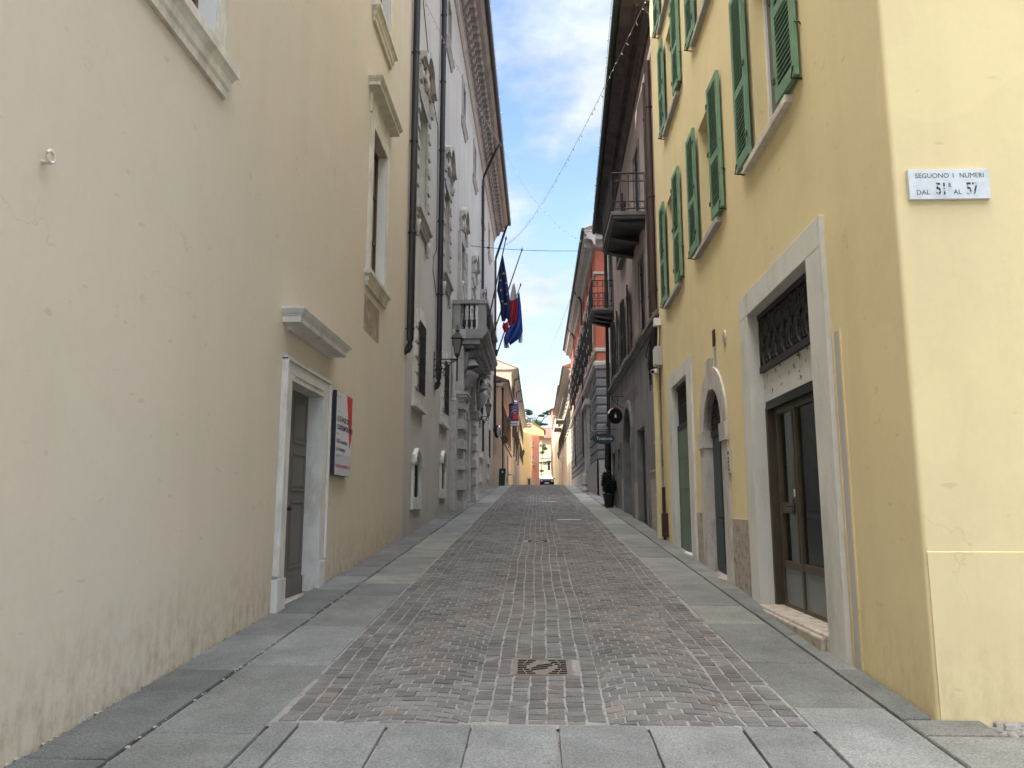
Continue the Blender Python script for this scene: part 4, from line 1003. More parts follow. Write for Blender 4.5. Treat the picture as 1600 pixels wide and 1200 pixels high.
hl = [(a, b, 0, z, .35) for a, b, z in doors]
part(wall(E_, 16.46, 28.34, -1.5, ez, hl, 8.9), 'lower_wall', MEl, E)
cn = MB().mould(E_, 16.5, 28.4, [(0, ez-.10), (.04, ez-.10), (.08, ez-.03), (.14, ez), (.14, ez+.09), (.10, ez+.13), (0, ez+.13)], ret=False); part(cn, 'string_course', MSTd, E)
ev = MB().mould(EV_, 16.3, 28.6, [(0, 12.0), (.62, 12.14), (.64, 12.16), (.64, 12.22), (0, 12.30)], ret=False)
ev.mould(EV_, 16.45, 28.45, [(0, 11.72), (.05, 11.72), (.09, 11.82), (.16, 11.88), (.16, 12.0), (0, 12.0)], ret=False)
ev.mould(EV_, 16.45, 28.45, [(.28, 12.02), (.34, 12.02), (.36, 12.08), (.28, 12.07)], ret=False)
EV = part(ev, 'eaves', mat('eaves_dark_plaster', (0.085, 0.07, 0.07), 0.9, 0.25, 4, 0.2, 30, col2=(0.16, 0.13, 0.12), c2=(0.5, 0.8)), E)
part(MB().tube([EV_(16.2, .72, 12.20), EV_(22, .72, 12.19), EV_(28.6, .72, 12.17)], .085, 10), 'gutter', MGU, EV)
part(MB().mould(EV_, 16.3, 28.6, [(.66, 12.235), (.70, 12.30), (-4, 14.0), (-9, 12.3)], ret=False), 'roof', MTI, E)
for i, (c, z0, z1) in enumerate(wu+ub):
    w = casement(E_, c-.5, c+.5, z0, z1, -.10, E, MWD, MGL, 2, .06)
    if i not in (3, 5): part(MB().box(E_, c-.62, c+.62, -.1, .16, z0-.13, z0), 'sill', MSTd, w, bevel=.01)
    if i in (1, 2, 4):
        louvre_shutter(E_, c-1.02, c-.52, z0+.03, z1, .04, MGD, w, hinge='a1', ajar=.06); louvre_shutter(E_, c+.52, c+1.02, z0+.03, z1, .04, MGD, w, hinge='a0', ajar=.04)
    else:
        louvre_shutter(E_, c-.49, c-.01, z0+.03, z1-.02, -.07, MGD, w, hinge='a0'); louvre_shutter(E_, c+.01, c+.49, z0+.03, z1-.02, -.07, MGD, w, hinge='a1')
        part(surround(E_, c-.52, c+.52, z0, z1, .12, 0, .03), 'frame', MSTd, w)
def iron_balcony(a0, a1, zt, D, B, n=6):
    s_ = MB().box(E_, a0, a1, 0, D, zt-.10, zt); s_.box(E_, a0+.04, a1-.04, 0, D-.05, zt-.16, zt-.10)
    b = part(s_, 'balcony', MSTd, B, bevel=.01)
    u = MB()
    for c in (a0+.25, (a0+a1)/2, a1-.25): u.prism(Fr(2.72, 0, -1, 0, 0, 1), [(0, zt-.16), (D-.12, zt-.16), (D-.14, zt-.22), (.4, zt-.30), (0, zt-.36)], c-.12, c+.12)
    u.box(E_, a0+.05, a1-.05, 0, D-.1, zt-.20, zt-.16)  # near-black sheet paints the shade under the slab
    part(u, 'bracket', MPI, b)
    r_ = MB(); railing(r_, E_(a0+.04, 0, 0), E_(a0+.04, D-.04, 0), zt+.02, zt+1.02, 4)
    railing(r_, E_(a0+.04, D-.04, 0), E_(a1-.04, D-.04, 0), zt+.02, zt+1.02, 16); railing(r_, E_(a1-.04, D-.04, 0), E_(a1-.04, 0, 0), zt+.02, zt+1.02, 4)
    part(r_, 'railing', MIR, b)
iron_balcony(18.35, 21.2, 8.95, .86, E)
iron_balcony(26.55, 28.25, 8.62, .80, E)
for i, (a, b, z) in enumerate(doors):
    zf = gz(a)
    if i == 1:
        c = (a+b)/2; r_ = .95
        d_ = part(MB().box(E_, a+.05, b-.05, -.34, -.30, 0, z), 'archway_door', MTE, E)
        s_ = arch_surround(E_, c-r_, c+r_, zf-.2, z-.95, .22, -.3, .06); i_ = arch_pts(c, r_, z-.95, 14)
        s_.prism(E_, [(a, z-.95), (a, z), (b, z), (b, z-.95)]+i_[::-1], -.25, -.003); s_.box(E_, a-.05, a+.19, -.02, .08, z-1.25, z-.95); s_.box(E_, b-.19, b+.05, -.02, .08, z-1.25, z-.95)
        s_.box(E_, a, c-r_+.001, -.3, -.003, 0, z-.95); s_.box(E_, c+r_-.001, b, -.3, -.003, 0, z-.95)
        part(s_, 'stone_frame', MSTd, d_)
        continue
    d_ = MB().box(E_, a, b, -.16, -.11, 0, z)
    for k in range(2):
        x0 = a+.06+k*(b-a)/2; x1 = x0+(b-a)/2-.12
        d_.box(E_, x0, x1, -.11, -.095, zf+.3, zf+1.0); d_.box(E_, x0, x1, -.11, -.095, zf+1.15, z-.15)
    D1 = part(d_, 'door', MBK if i == 0 else MTE, E)
    part(surround(E_, a+.004, b-.004, zf-.3, z-.004, .16, -.28, .035), 'stone_frame', MSTd, D1, bevel=.008)
part(MB().box(E_, 16.5, 18.55, 0, .03, 0, 2.45).box(E_, 16.5, 18.6, 0, .055, 2.45, 2.50), 'stone_plinth', MSB, E)
part(MB().box(E_, 21.05, 21.75, 0, .03, 0, gz(21.4)+1.0).box(E_, 24.4, 25.05, 0, .03, 0, gz(24.7)+1.0), 'stone_plinth', MSB, E)
g1 = MB()
for k in range(26):
    a = rnd.uniform(17.0, 18.0); z = rnd.uniform(2.62, 3.4); p = [(a, z)]
    for j in range(4): p.append((p[-1][0]+rnd.uniform(-.10, .10), p[-1][1]+rnd.uniform(-.28, .28)))
    g1.sweep(E_, p, .018, .002+k*.0001, .0026+k*.0001)
part(g1, 'graffiti_scrawl', MGP, E)
part(text_mb(E_, 'TRATTORIA', 24.2, 4.62, .52, .004, mirror=True, bold=.008, sx=1.25), 'faded_lettering', MRF, E)
pipe(E_, 16.75, 5.95, 12.0, E, r=.07, mat_=MPB, shoe=False)
pipe(E_, 28.2, 2.0, 11.8, E, r=.07, mat_=MPB, shoe=False)
pipe(E_, 17.35, 5.95, 11.8, E, r=.035, mat_=MPI, shoe=False)
# yellow rainwater pipe at the joint, cast iron foot
yp = root('yellow_rainwater_pipe', 'yellow painted rainwater pipe with a rusty foot beside the green steel door', 'drain pipe', R(16.35, .1, gz(16.3)))
part(MB().tube([R(16.30, .12, 4.55), R(16.30, .12, 1.0)], .065, 12), 'pipe', MPY2, yp)
part(MB().tube([R(16.05, .07, 2.05), R(16.05, .07, 1.55)], .035, 8).tube([R(16.05, .07, 1.9), R(16.05, .07, .98)], .03, 8).box(R, 15.98, 16.12, 0, .12, 1.05, 1.52), 'foot', MRU, yp)
for z in (1.9, 3.0, 4.1): part(MB().tube([R(16.30, .12, z-.03), R(16.30, .12, z+.03)], .075, 12), 'clip', MPY2, yp)
# cable tangle, junction box, camera
jb = root('junction_box', 'grey cable junction box above the yellow pipe', 'junction box', R(16.2, .05, 4.75))
part(MB().box(R, 16.08, 16.38, 0, .16, 4.62, 5.02), 'box', MSM, jb, bevel=.01); part(MB().box(R, 16.12, 16.34, .16, .168, 4.66, 4.98), 'cover', MSF, jb)
part(MB().box(R, 16.15, 16.33, 0, .14, 5.5, 5.66), 'upper_fitting', MWH, jb)
for q in (.05, .11): part(MB().tube([R(16.08+q, .08, 5.02), R(16.10+q, .06, 5.3), R(16.16+q, .05, 5.55)], .012, 6), 'conduit', MPY2, jb)
ct = MB()
for k in range(30):
    a = rnd.uniform(16.35, 16.6); z = 5.75+rnd.uniform(-.2, .1); b = rnd.uniform(16.5, 18.2); z1 = rnd.uniform(4.3, 5.4); s_ = rnd.uniform(.3, .9)
    p = []
    for j in range(9):
        t = j/8; p.append(E_(a+(b-a)*t+.05*math.sin(9*t+k), .05+.10*math.sin(math.pi*t)+.01*(k % 7), z+(z1-z)*t-s_*math.sin(math.pi*t)*.6))
    ct.tube(p, rnd.choice((.008, .010, .014)), 5, False)
solo(ct, 'cable_tangle', MCA, 'tangle of loose black cables hanging at the corner of the brown house', 'cables', loc=(2.7, 16.6, 5.2))
cm = root('security_camera', 'small white security camera below the junction box', 'camera', R(16.2, .1, 4.5))
part(MB().tube([R(16.25, .10, 4.52), R(16.02, .22, 4.46)], .055, 12), 'housing', MWH, cm); part(MB().tube([R(16.02, .22, 4.46), R(16.0, .235, 4.455)], .035, 10), 'lens', MBK, cm)
part(MB().tube([R(16.3, -.01, 4.62), R(16.25, .06, 4.60), R(16.22, .11, 4.53)], .015, 6), 'arm', MWH, cm)
# hanging shop signs
rs = root('round_shop_sign', 'round dark shop sign with a red and white rim hanging from an iron bracket', 'sign', (2.5, 23.2, 4.5))
def tiltring(cx, cy, cz, r, th, mb, a0=0, a1=2*math.pi, n=24, r_in=0):
    # disc facing down the street (normal -y), slightly turned
    out = []
    for k in range(n+1):
        q = a0+(a1-a0)*k/n; out.append((cx+r*math.cos(q)*.92, cy+r*math.cos(q)*.38, cz+r*math.sin(q)))
    inn = [(cx+(x-cx)*r_in/r, cy+(y-cy)*r_in/r, cz+(z-cz)*r_in/r) for x, y, z in out]
    vs = []
    for o_ in (0, th):
        vs += [(x+.38*o_, y-.92*o_, z) for x, y, z in out]+[(x+.38*o_, y-.92*o_, z) for x, y, z in inn]
    m_ = n+1; fs = []
    for k in range(n):
        fs += [[k, k+1, m_+k+1, m_+k], [2*m_+k, 2*m_+k+1, 3*m_+k+1, 3*m_+k], [k, k+1, 2*m_+k+1, 2*m_+k], [m_+k, m_+k+1, 3*m_+k+1, 3*m_+k]]
    return mb.add(vs, fs)
SX, SY, SZ = 2.40, 23.9, 4.45
part(tiltring(SX, SY, SZ, .25, .05, MB(), r_in=.001), 'disc', MBK, rs)
part(tiltring(SX, SY-.002, SZ, .255, .062, MB(), .9, 2.4, r_in=.225), 'rim', mat('dull_red', (.25, .03, .03), .5), rs)
part(tiltring(SX, SY-.004, SZ, .256, .068, MB(), 1.9, 2.9, r_in=.235), 'rim', MWH, rs)
fl = MB()
fl.add([(SX+.02+x*.92, SY+x*.38-.062, SZ+z) for x, z in ((-.03, -.06), (.03, -.06), (.04, -.01), (.015, .03), (.01, .08), (-.025, .03), (-.04, -.01))], [[0, 1, 2, 3, 4, 5, 6]])
part(fl, 'flame_mark', MWH, rs)
bk = MB().tube([(2.74, SY, SZ+.62), (2.12, SY, SZ+.62)], .015, 6); bk.tube([(2.74, SY, SZ+.2), (2.5, SY, SZ+.35), (2.3, SY, SZ+.60)], .012, 6)
for x in (2.25, 2.5): bk.tube([(x, SY, SZ+.62), (x, SY, SZ+.33)], .010, 5)
part(bk, 'bracket', MIR, rs)
os_ = root('oval_shop_sign', 'black oval shop sign with white script lettering farther down the brown house', 'sign', (2.3, 26.6, 4.0))
OX, OY, OZ = 2.27, 26.6, 3.98
ovm = MB().prism(W, [(OX, 0)], 0, 0) if False else MB()
n = 28; vs = [(OX+.36*math.cos(2*math.pi*k/n), OY+o_, OZ+.17*math.sin(2*math.pi*k/n)) for o_ in (0, .05) for k in range(n)]
ovm.add(vs, [list(range(n)), list(range(n, 2*n))]+[[k, (k+1) % n, n+(k+1) % n, n+k] for k in range(n)])
part(ovm, 'board', MTE, os_)
rm = MB().tube([(OX+.37*math.cos(2*math.pi*k/n), OY+.02, OZ+.18*math.sin(2*math.pi*k/n)) for k in range(n+1)], .012, 5, False); part(rm, 'rim', MIR, os_)
SFr = Fr(OX, OY, 1, 0, 0, -1)
part(text_mb(SFr, 'Trattoria', -.25, OZ-.045, .15, .003, bold=.001), 'lettering', MWH, os_)
bk = MB().tube([(2.74, OY+.02, OZ+.32), (1.92, OY+.02, OZ+.32)], .014, 6); bk.tube([(2.74, OY+.02, OZ+.75), (2.5, OY+.02, OZ+.65), (2.25, OY+.02, OZ+.34)], .012, 6)
for x in (2.05, 2.5): bk.tube([(x, OY+.02, OZ+.32), (x, OY+.02, OZ+.13)], .008, 5)
part(bk, 'bracket', MIR, os_)
# potted bush at the door of the shop
def leafcloud(mb, c, r, n, size, seed=1, flat=0.0, shell=.55):
    q = random.Random(seed)
    for _ in range(n):
        while True:
            v = Vector((q.uniform(-1, 1), q.uniform(-1, 1), q.uniform(-1, 1)))
            if shell*(.6+.8*q.random()) < v.length < 1: break
        p = Vector((c[0]+v.x*r[0], c[1]+v.y*r[1], c[2]+v.z*r[2]))
        u = Vector((q.gauss(0, 1), q.gauss(0, 1), q.gauss(0, 1)*(1-flat))).normalized(); w = u.cross(Vector((q.gauss(0, 1), q.gauss(0, 1), q.gauss(0, 1)))).normalized()
        s1 = size*q.uniform(.6, 1.4); s2 = s1*q.uniform(.35, .6)
        mb.add([p-u*s1, p+w*s2, p+u*s1, p-w*s2], [[0, 1, 2, 3]])
    return mb
pt_ = root('potted_bush', 'round dark bush in a black pot at the foot of the brown house', 'plant', (2.42, 26.6, gz(26.6)))
zb = gz(26.6)
part(MB().lathe((2.42, 26.6, zb-.02), [(.12, 0), (.15, .05), (.20, .42), (.22, .44), (.22, .48), (.19, .48), (.18, .44)], 16), 'pot', MPO, pt_)
part(leafcloud(leafcloud(leafcloud(MB(), (2.42, 26.6, zb+.78), (.26, .26, .36), 1500, .045, 5, shell=.3), (2.33, 26.5, zb+1.0), (.16, .16, .22), 400, .045, 6, shell=.2), (2.52, 26.6, zb+.72), (.17, .2, .25), 400, .045, 8, shell=.2), 'foliage', MLF, pt_)
part(MB().tube([(2.42, 26.6, zb+.5), (2.43, 26.6, zb+.9)], .03, 6), 'stem', MBA, pt_)
aw = root('closed_parasol', 'dark closed parasol pole standing beside the potted bush', 'parasol', (2.55, 27.6, gz(27.6)))
zb = gz(27.6); part(MB().tube([(2.5, 27.7, zb), (2.5, 27.7, zb+2.9)], .03, 8), 'pole', MIR, aw); part(MB().lathe((2.5, 27.7, zb+1.2), [(.05, 0), (.12, .15), (.09, 1.2), (.03, 1.6)], 10), 'canopy', MPI, aw); part(MB().lathe((2.5, 27.7, zb-.02), [(.2, 0), (.2, .06), (.05, .10)], 14), 'base', MPO, aw)

# ------------------------------------------------------------------ F: red palazzo on a rusticated base
FX = 2.74
F_ = Fr(FX, 0, 0, 1, -1, 0); FS = Fr(FX, 35.0, 1, 0, 0, -1)
F = root('red_palazzo', 'brick red palazzo on a grey banded stone base, with a pale moulded cornice', 'building', (FX, 48, gz(48)))
cf_ = [37.6+i*3.2 for i in range(8)]
hf = [(c-.5, c+.5, z0, z1, .22) for c in cf_ for z0, z1 in ((9.15, 11.5), (12.95, 13.6))]
part(wall(F_, 35.0, 62.5, 8.0, 14.1, hf, 10), 'upper_wall', MFr, F)
hb = [(40.2, 41.9, 0, 6.4, .5)]+[(c-.5, c+.5, 5.4, 7.4, .2) for c in cf_ if abs(c-41) > 1.2]
part(wall(F_, 35.01, 62.49, -1, 8.0, hb, 9.9), 'base_wall', MFg, F)
MFd = stucco('rustication_dark', (0.155, 0.16, 0.17), (0.18, 0.18, 0.19), (0.14, 0.14, 0.15), (0.08, 0.08, 0.085))
ru = MB(); z = 3.75
while z < 7.9:
    segs = [(34.96, 40.0), (42.1, 62.5)]
    for a, b in segs: ru.mould(F_, a, b, [(0, z+.02), (.03, z+.05), (.05, z+.08), (.05, z+.33), (.03, z+.36), (0, z+.39)], ret=False)
    ru.mould(FS, -.05, 9, [(0, z+.02), (.03, z+.05), (.05, z+.08), (.05, z+.33), (.03, z+.36), (0, z+.39)], ret=False)
    z += .415
part(ru, 'rustication', MFd, F)
pl = MB().box(F_, 34.93, 40.0, 0, .075, 0, 3.74).box(F_, 42.1, 62.5, 0, .075, 0, 3.74).box(FS, -.075, 9, 0, .07, 0, 3.74); part(pl, 'plinth', mat('plinth_smooth_grey', (0.31, 0.30, 0.28), 0.8, 0.1, 2, 0.2, 30), F)
tr = MB()
for zz, p in ((7.95, [(0, 0), (.10, .02), (.12, .10), (.16, .14), (.16, .30), (.12, .34), (0, .34)]), (8.75, [(0, 0), (.06, .02), (.06, .14), (.03, .17), (0, .17)]), (12.45, [(0, 0), (.05, .02), (.05, .12), (0, .14)])):
    q = [(d_, zz+z_) for d_, z_ in p]; tr.mould(F_, 34.9, 62.5, q, ret=False); tr.mould(FS, -.1, 9, q, ret=False)
zz = 13.75; q = [(0, zz), (.10, zz+.02), (.12, zz+.15), (.18, zz+.25), (.40, zz+.32), (.42, zz+.50), (.48, zz+.54), (.52, zz+.66), (.52, zz+.72), (0, zz+.72)]
tr.mould(F_, 34.5, 62.6, q, ret=False); tr.mould(FS, -.5, 9, q, ret=False)
tr.box(FS, .50, .72, 0, .035, 8.3, 13.75)
part(tr, 'cornice', MSTg, F)
part(MB().tube([F_(34.5, .58, 14.5), F_(50, .58, 14.5), F_(62.6, .58, 14.5)], .08, 8), 'gutter', MGU, F)
part(MB().prism(Fr(FX, 0, 1, 0, 0, 1), [(-.55, 14.48), (-.55, 14.55), (4.5, 16.4), (9.5, 14.5)], 34.5, 62.6), 'roof', MTI, F)
for i, c in enumerate(cf_):
    w = casement(F_, c-.5, c+.5, 9.15, 11.5, -.17, F, MWH, MGL, 2, .06)
    part(surround(F_, c-.5, c+.5, 9.15, 11.5, .12, 0, .035, bottom=True), 'frame', MST, w)
    part(MB().mould(F_, c-.8, c+.8, [(0, 11.7), (.15, 11.8), (.22, 11.85), (.22, 11.95), (0, 11.98)]), 'hood', MST, w)
    # leaves swung out square to the wall
    for q in (-1, 1):
        a = c+q*.52
        sh_ = MB().box(F_, a-.02, a+.02, .03, .24, 9.17, 11.48)
        for k in range(30): sh_.box(F_, a-.028, a+.028, .07, .20, 9.26+k*.073, 9.28+k*.073)
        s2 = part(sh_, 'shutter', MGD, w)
        for za, zb in ((9.3, 9.5), (10.15, 10.3), (10.9, 11.2)): part(MB().box(F_, a-.03, a+.03, .24, .255, za, zb), 'stay', MWH, s2)
    v = casement(F_, c-.5, c+.5, 12.95, 13.6, -.17, F, MWH, MGL, 0, .05)
    if abs(c-41) > 1.2:
        u = casement(F_, c-.5, c+.5, 5.4, 7.4, -.15, F, MWH, MGL, 1, .06); part(surround(F_, c-.5, c+.5, 5.4, 7.4, .14, .04, .075, bottom=True), 'frame', MFg, u)
pf = arch_surround(F_, 40.25, 41.85, gz(40)-.2, 5.5, .35, -.4, .14)
i_ = arch_pts(41.05, .8, 5.5, 14); pf.prism(F_, [(39.9, 5.5), (39.9, 6.9), (42.2, 6.9), (42.2, 5.5)]+i_[::-1], -.4, .10)
for a in (39.9, 42.2): pf.box(F_, a-.2, a+.2, 0, .24, gz(40)-.2, gz(40)+1.2); pf.box(F_, a-.14, a+.14, 0, .19, gz(40)+1.2, 6.9)
pf.box(F_, 39.6, 42.5, 0, .3, 6.9, 7.2)
pp = part(pf, 'portal', MSTg, F, bevel=.01); part(MB().box(F_, 40.2, 41.9, -.48, -.44, 1, 6.4), 'portal_door', MWD, pp)
for a in (44.6, 54.3): pipe(F_, a, 4.5, 13.6, F, r=.055, neck=(.55, 14.4), mat_=MPB)
# kerb stone bollard at the portal
bo = root('stone_bollard', 'short stone guard post beside the portal of the red palazzo', 'bollard', (2.35, 39.3, gz(39.3)))
zb = gz(39.3); part(MB().lathe((2.36, 39.3, zb-.05), [(.17, 0), (.17, .15), (.13, .2), (.12, .75), (.10, .9), (.05, .97)], 14), 'post', MSTg, bo); part(MB().lathe((2.36, 39.3, zb+.3), [(.14, 0), (.14, .05)], 14), 'band', MIR, bo)
# ------------------------------------------------------------------ farther houses
def simple_house(name, label, Fm, a0, a1, z1, depth, m_, rows, cols_, winw=.9, shut=MGD, eave=.5, roofh=1.8, trim=MSTg, loc=None, doors_=(), arched=False, gut=True, z0=-1, frontal=False, stone_=MSTg):
    o = Fm((a0+a1)/2, 0, 0); H = root(name, label, 'building', (o[0], o[1], gz(o[1])))
    holes = [(c-winw/2, c+winw/2, za, zb, .18) for c in cols_ for za, zb in rows]+[(a, b, 0, z, .3) for a, b, z in doors_]
    part(wall(Fm, a0, a1, z0, z1, holes, depth), 'wall', m_, H)
    for c in cols_:
        for za, zb in rows:
            w = casement(Fm, c-winw/2, c+winw/2, za, zb, -.14, H, MWH, MGL, 1, .06)
            part(surround(Fm, c-winw/2, c+winw/2, za, zb, .10, 0, .03, bottom=True), 'frame', stone_, w)
            part(MB().box(Fm, c-winw/2-.2, c+winw/2+.2, 0, .12, za-.2, za-.1), 'sill', stone_, w)
            if shut and zb-za > 1.2:
                for q in (-1, 1):
                    x0, x1 = sorted((c+q*winw/2+q*.02, c+q*winw))
                    s_ = MB().box(Fm, x0, x1, .04, .075, za, zb)
                    for k in range(12): s_.box(Fm, x0+.05, x1-.05, .075, .085, za+.1+k*(zb-za-.2)/12, za+.1+(k+.6)*(zb-za-.2)/12)
                    part(s_, 'shutter', shut, w)
    for a, b, z in doors_:
        d_ = part(MB().box(Fm, a, b, -.28, -.24, 0, z), 'door', MWD, H); part(surround(Fm, a, b, gz(Fm(a, 0, 0)[1])-.2, z, .2, -.2, .05), 'stone_frame', stone_, d_)
    if eave:
        e = MB().mould(Fm, a0-.02, a1+.02, [(0, z1-.25), (.08, z1-.25), (.12, z1-.12), (.25, z1-.06), (eave, z1), (eave, z1+.07), (0, z1+.12)], ret=False)
        ev = part(e, 'eaves', trim, H)
        if gut: part(MB().tube([Fm(a0-.1, eave+.06, z1+.05), Fm((a0+a1)/2, eave+.06, z1+.05), Fm(a1+.1, eave+.06, z1+.05)], .07, 8), 'gutter', MGU, ev)
        n = int((a1-a0)/.22); r_ = MB()
        base = [(eave+.05, z1+.13), (-depth/2, z1+.13+roofh), (-depth-.3, z1+.1)]
        r_.mould(Fm, a0-.1, a1+.1, [(eave+.03, z1+.08)]+base, ret=False)
        for k in range(n):
            a = a0+(a1-a0)*(k+.5)/n; r_.tube([Fm(a, eave+.08, z1+.15), Fm(a, -depth/2, z1+.17+roofh)], .075, 6)
        part(r_, 'roof', MTI, H)
    return H
CL = Fr(-2.42, 0, 0, 1, 1, 0)
C1 = simple_house('peach_house', 'low peach coloured house with a tiled roof just beyond the palace', CL, 50.05, 69.9, 9.75, 8, MC, [(6.6, 8.6)], [52.2, 55.6, 59, 62.4, 65.8], .95, mat('shutter_brown', (.16, .085, .05), .6, .15), .45, 1.5, MSTa, doors_=[(53.4, 54.8, 5.6), (60, 61.6, 5.6)])
part(MB().mould(CL, 50.06, 69.9, [(0, 6.05), (.06, 6.07), (.08, 6.16), (0, 6.2)], ret=False), 'string_course', MPB, C1)
pipe(CL, 50.5, 3.6, 9.5, C1, r=.05, mat_=MPI)
CE = Fr(-2.42, 50.05, -1, 0, 0, -1)
part(MB().mould(CE, 0, .48, [(0, 9.5), (.10, 9.52), (.14, 9.7), (0, 9.75)], ret=False), 'end_moulding', MSTa, C1)
C2 = simple_house('tall_stone_house', 'tall weathered house with bare stone under its gable beyond the peach house', CL, 70, 98, 14.2, 9, MC2, [(8.2, 10.2), (11.4, 13)], [73+4*i for i in range(6)], 1, MGD, .55, 2.0, MSTg, doors_=[(80, 81.5, 6.2)])
gb = MB().prism(Fr(-2.42, 0, 1, 0, 0, 1), [(.45, 14.3), (-4.5, 16.25), (-9.2, 14.25), (0, 14.2)], 69.85, 70.05); part(gb, 'gable', MC2, C2)
for a in (74.5, 82.5, 90.5): pipe(CL, a, 6.5, 13.7, C2, r=.06, neck=(.6, 14.2), mat_=MPB)
C3 = simple_house('far_ochre_terrace', 'long ochre terrace beyond the tall weathered house on the left', CL, 98.1, 126, 14.6, 9, MC, [(8.2, 10.2), (11.6, 13.4)], [101+4*i for i in range(6)], 1, MGD, .5, 1.8)
# far end of the street
YF = Fr(-2.6, 127, 1, 0, 0, -1)
simple_house('far_yellow_house', 'narrow bright yellow house front at the far end of the street', YF, 0, 1.45, 15.0, 3, MFY, [], [], eave=.2, roofh=.4, gut=False, doors_=[(.95, 1.3, 6.2)])
PF_ = Fr(-1.15, 131, 1, 0, 0, -1)
PKh = simple_house('far_salmon_house', 'salmon pink house with an ochre top at the far end of the street', PF_, 0, 1.35, 13.6, 8, MPK, [(5.0, 5.9), (11.9, 12.5), (9.4, 10.1)], [.32], .30, None, 0, 0)
og = MB().prism(Fr(-1.15, 0, 1, 0, 0, 1), [(0, 13.6), (2.2, 13.6), (2.2, 14.55), (1.3, 15.3), (0, 16.0)], 131.02, 139); part(og, 'ochre_attic', MFY, PKh)
part(MB().prism(Fr(-1.15, 0, 1, 0, 0, 1), [(-.1, 16.05), (2.5, 14.5), (2.5, 14.68), (-.1, 16.25)], 130.7, 139.2), 'roof', MTI, PKh)
part(MB().box(PF_, .05, .75, 0, .7, 8.55, 8.65), 'balcony', MSTg, PKh)
KF = Fr(.35, 150, 1, 0, 0, -1)
K = root('far_cream_house', 'cream house with a red tiled roof closing the far end of the street', 'building', (2.5, 150, gz(150)))
part(wall(KF, 0, 9, 2, 14.7, [(1.45, 2.75, 8.6, 10.6, .3), (.5, 1.3, 12.0, 13.3, .2), (1.9, 3.5, 2, 6.6, 1.2), (2.1, 3.3, 11.6, 13.6, .2)], 9), 'wall', MG, K)
w = casement(KF, 1.45, 2.75, 8.6, 10.6, -.2, K, MWH, MGL, 3, .08); part(surround(KF, 1.45, 2.75, 8.6, 10.6, .16, 0, .05, bottom=True), 'frame', MST, w)
w = casement(KF, 2.1, 3.3, 11.6, 13.6, -.12, K, MWH, MWH, 2, .08); part(MB().box(KF, 2.0, 3.4, 0, .9, 11.4, 11.5), 'balcony', MST, w)
part(MB().mould(KF, 0, 9, [(0, 11.0), (.12, 11.05), (.12, 11.2), (0, 11.25)], ret=False), 'string_course', MST, K)
ar = MB(); c = 2.7; i_ = arch_pts(c, .8, 5.2, 12, 1.1); o_ = arch_pts(c, 1.05, 5.2, 12, 1.35)
for k in range(12): ar.prism(KF, [i_[k], o_[k], o_[k+1], i_[k+1]], -.1, .08)
ar.prism(KF, [(1.85, 5.2), (1.85, 6.7), (3.55, 6.7), (3.55, 5.2)]+i_[::-1], -.6, -.02); A_ = part(ar, 'archway', MPK, K)
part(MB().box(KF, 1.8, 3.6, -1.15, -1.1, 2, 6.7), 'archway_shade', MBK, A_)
kr = MB().mould(KF, -.2, 9.2, [(.7, 14.7), (.7, 14.8), (-6, 17.6), (-10, 14.8)], ret=False)
for k in range(40): kr.tube([KF(-.1+k*.235, .75, 14.85), KF(-.1+k*.235, -6, 17.65)], .09, 6)
part(kr, 'roof', MTI, K)
# right side beyond the red palazzo
G_ = Fr(2.74, 0, 0, 1, -1, 0)
G1 = simple_house('cream_house_with_white_louvres', 'cream and orange house with pale louvred cornice beyond the red palazzo', G_, 62.6, 79, 13.0, 9, MG, [(8.4, 10.4), (11.2, 12.4)], [64.6+3*i for i in range(5)], 1, MGD, .6, 1.6, doors_=[(67, 68.2, 6.0)])
G2 = simple_house('far_orange_house', 'far orange house with dark shutters on the right of the street', G_, 79.1, 104, 14.0, 9, MC, [(8.2, 10.2), (11.2, 13)], [81+3.6*i for i in range(6)], 1.1, MGD, .55, 1.6, doors_=[(86, 87.4, 6.4)])
part(MB().box(G_, 80, 84, 0, .8, 10.6, 10.75).box(G_, 88, 93, 0, .8, 10.6, 10.75), 'balcony', MSTg, G2)
PY = Fr(2.42, 106, 1, 0, 0, -1)
simple_house('pale_yellow_house', 'pale yellow sunlit house end at the far right of the street', PY, 0, 8, 14.0, 20, MPY, [], [], eave=.25, roofh=.8, gut=False)
ch = root('pink_chimney_house', 'faint pink house top showing above the far right roofs', 'building', (3, 118, gz(118)))
part(MB().box(W, 2.3, 9, 126.2, 134, 2, 17.6), 'wall', MPK, ch); part(MB().prism(Fr(0, 0, 1, 0, 0, 1), [(2.0, 17.6), (9.2, 17.6), (5.6, 19)], 125.9, 134.3), 'roof', MTI, ch)
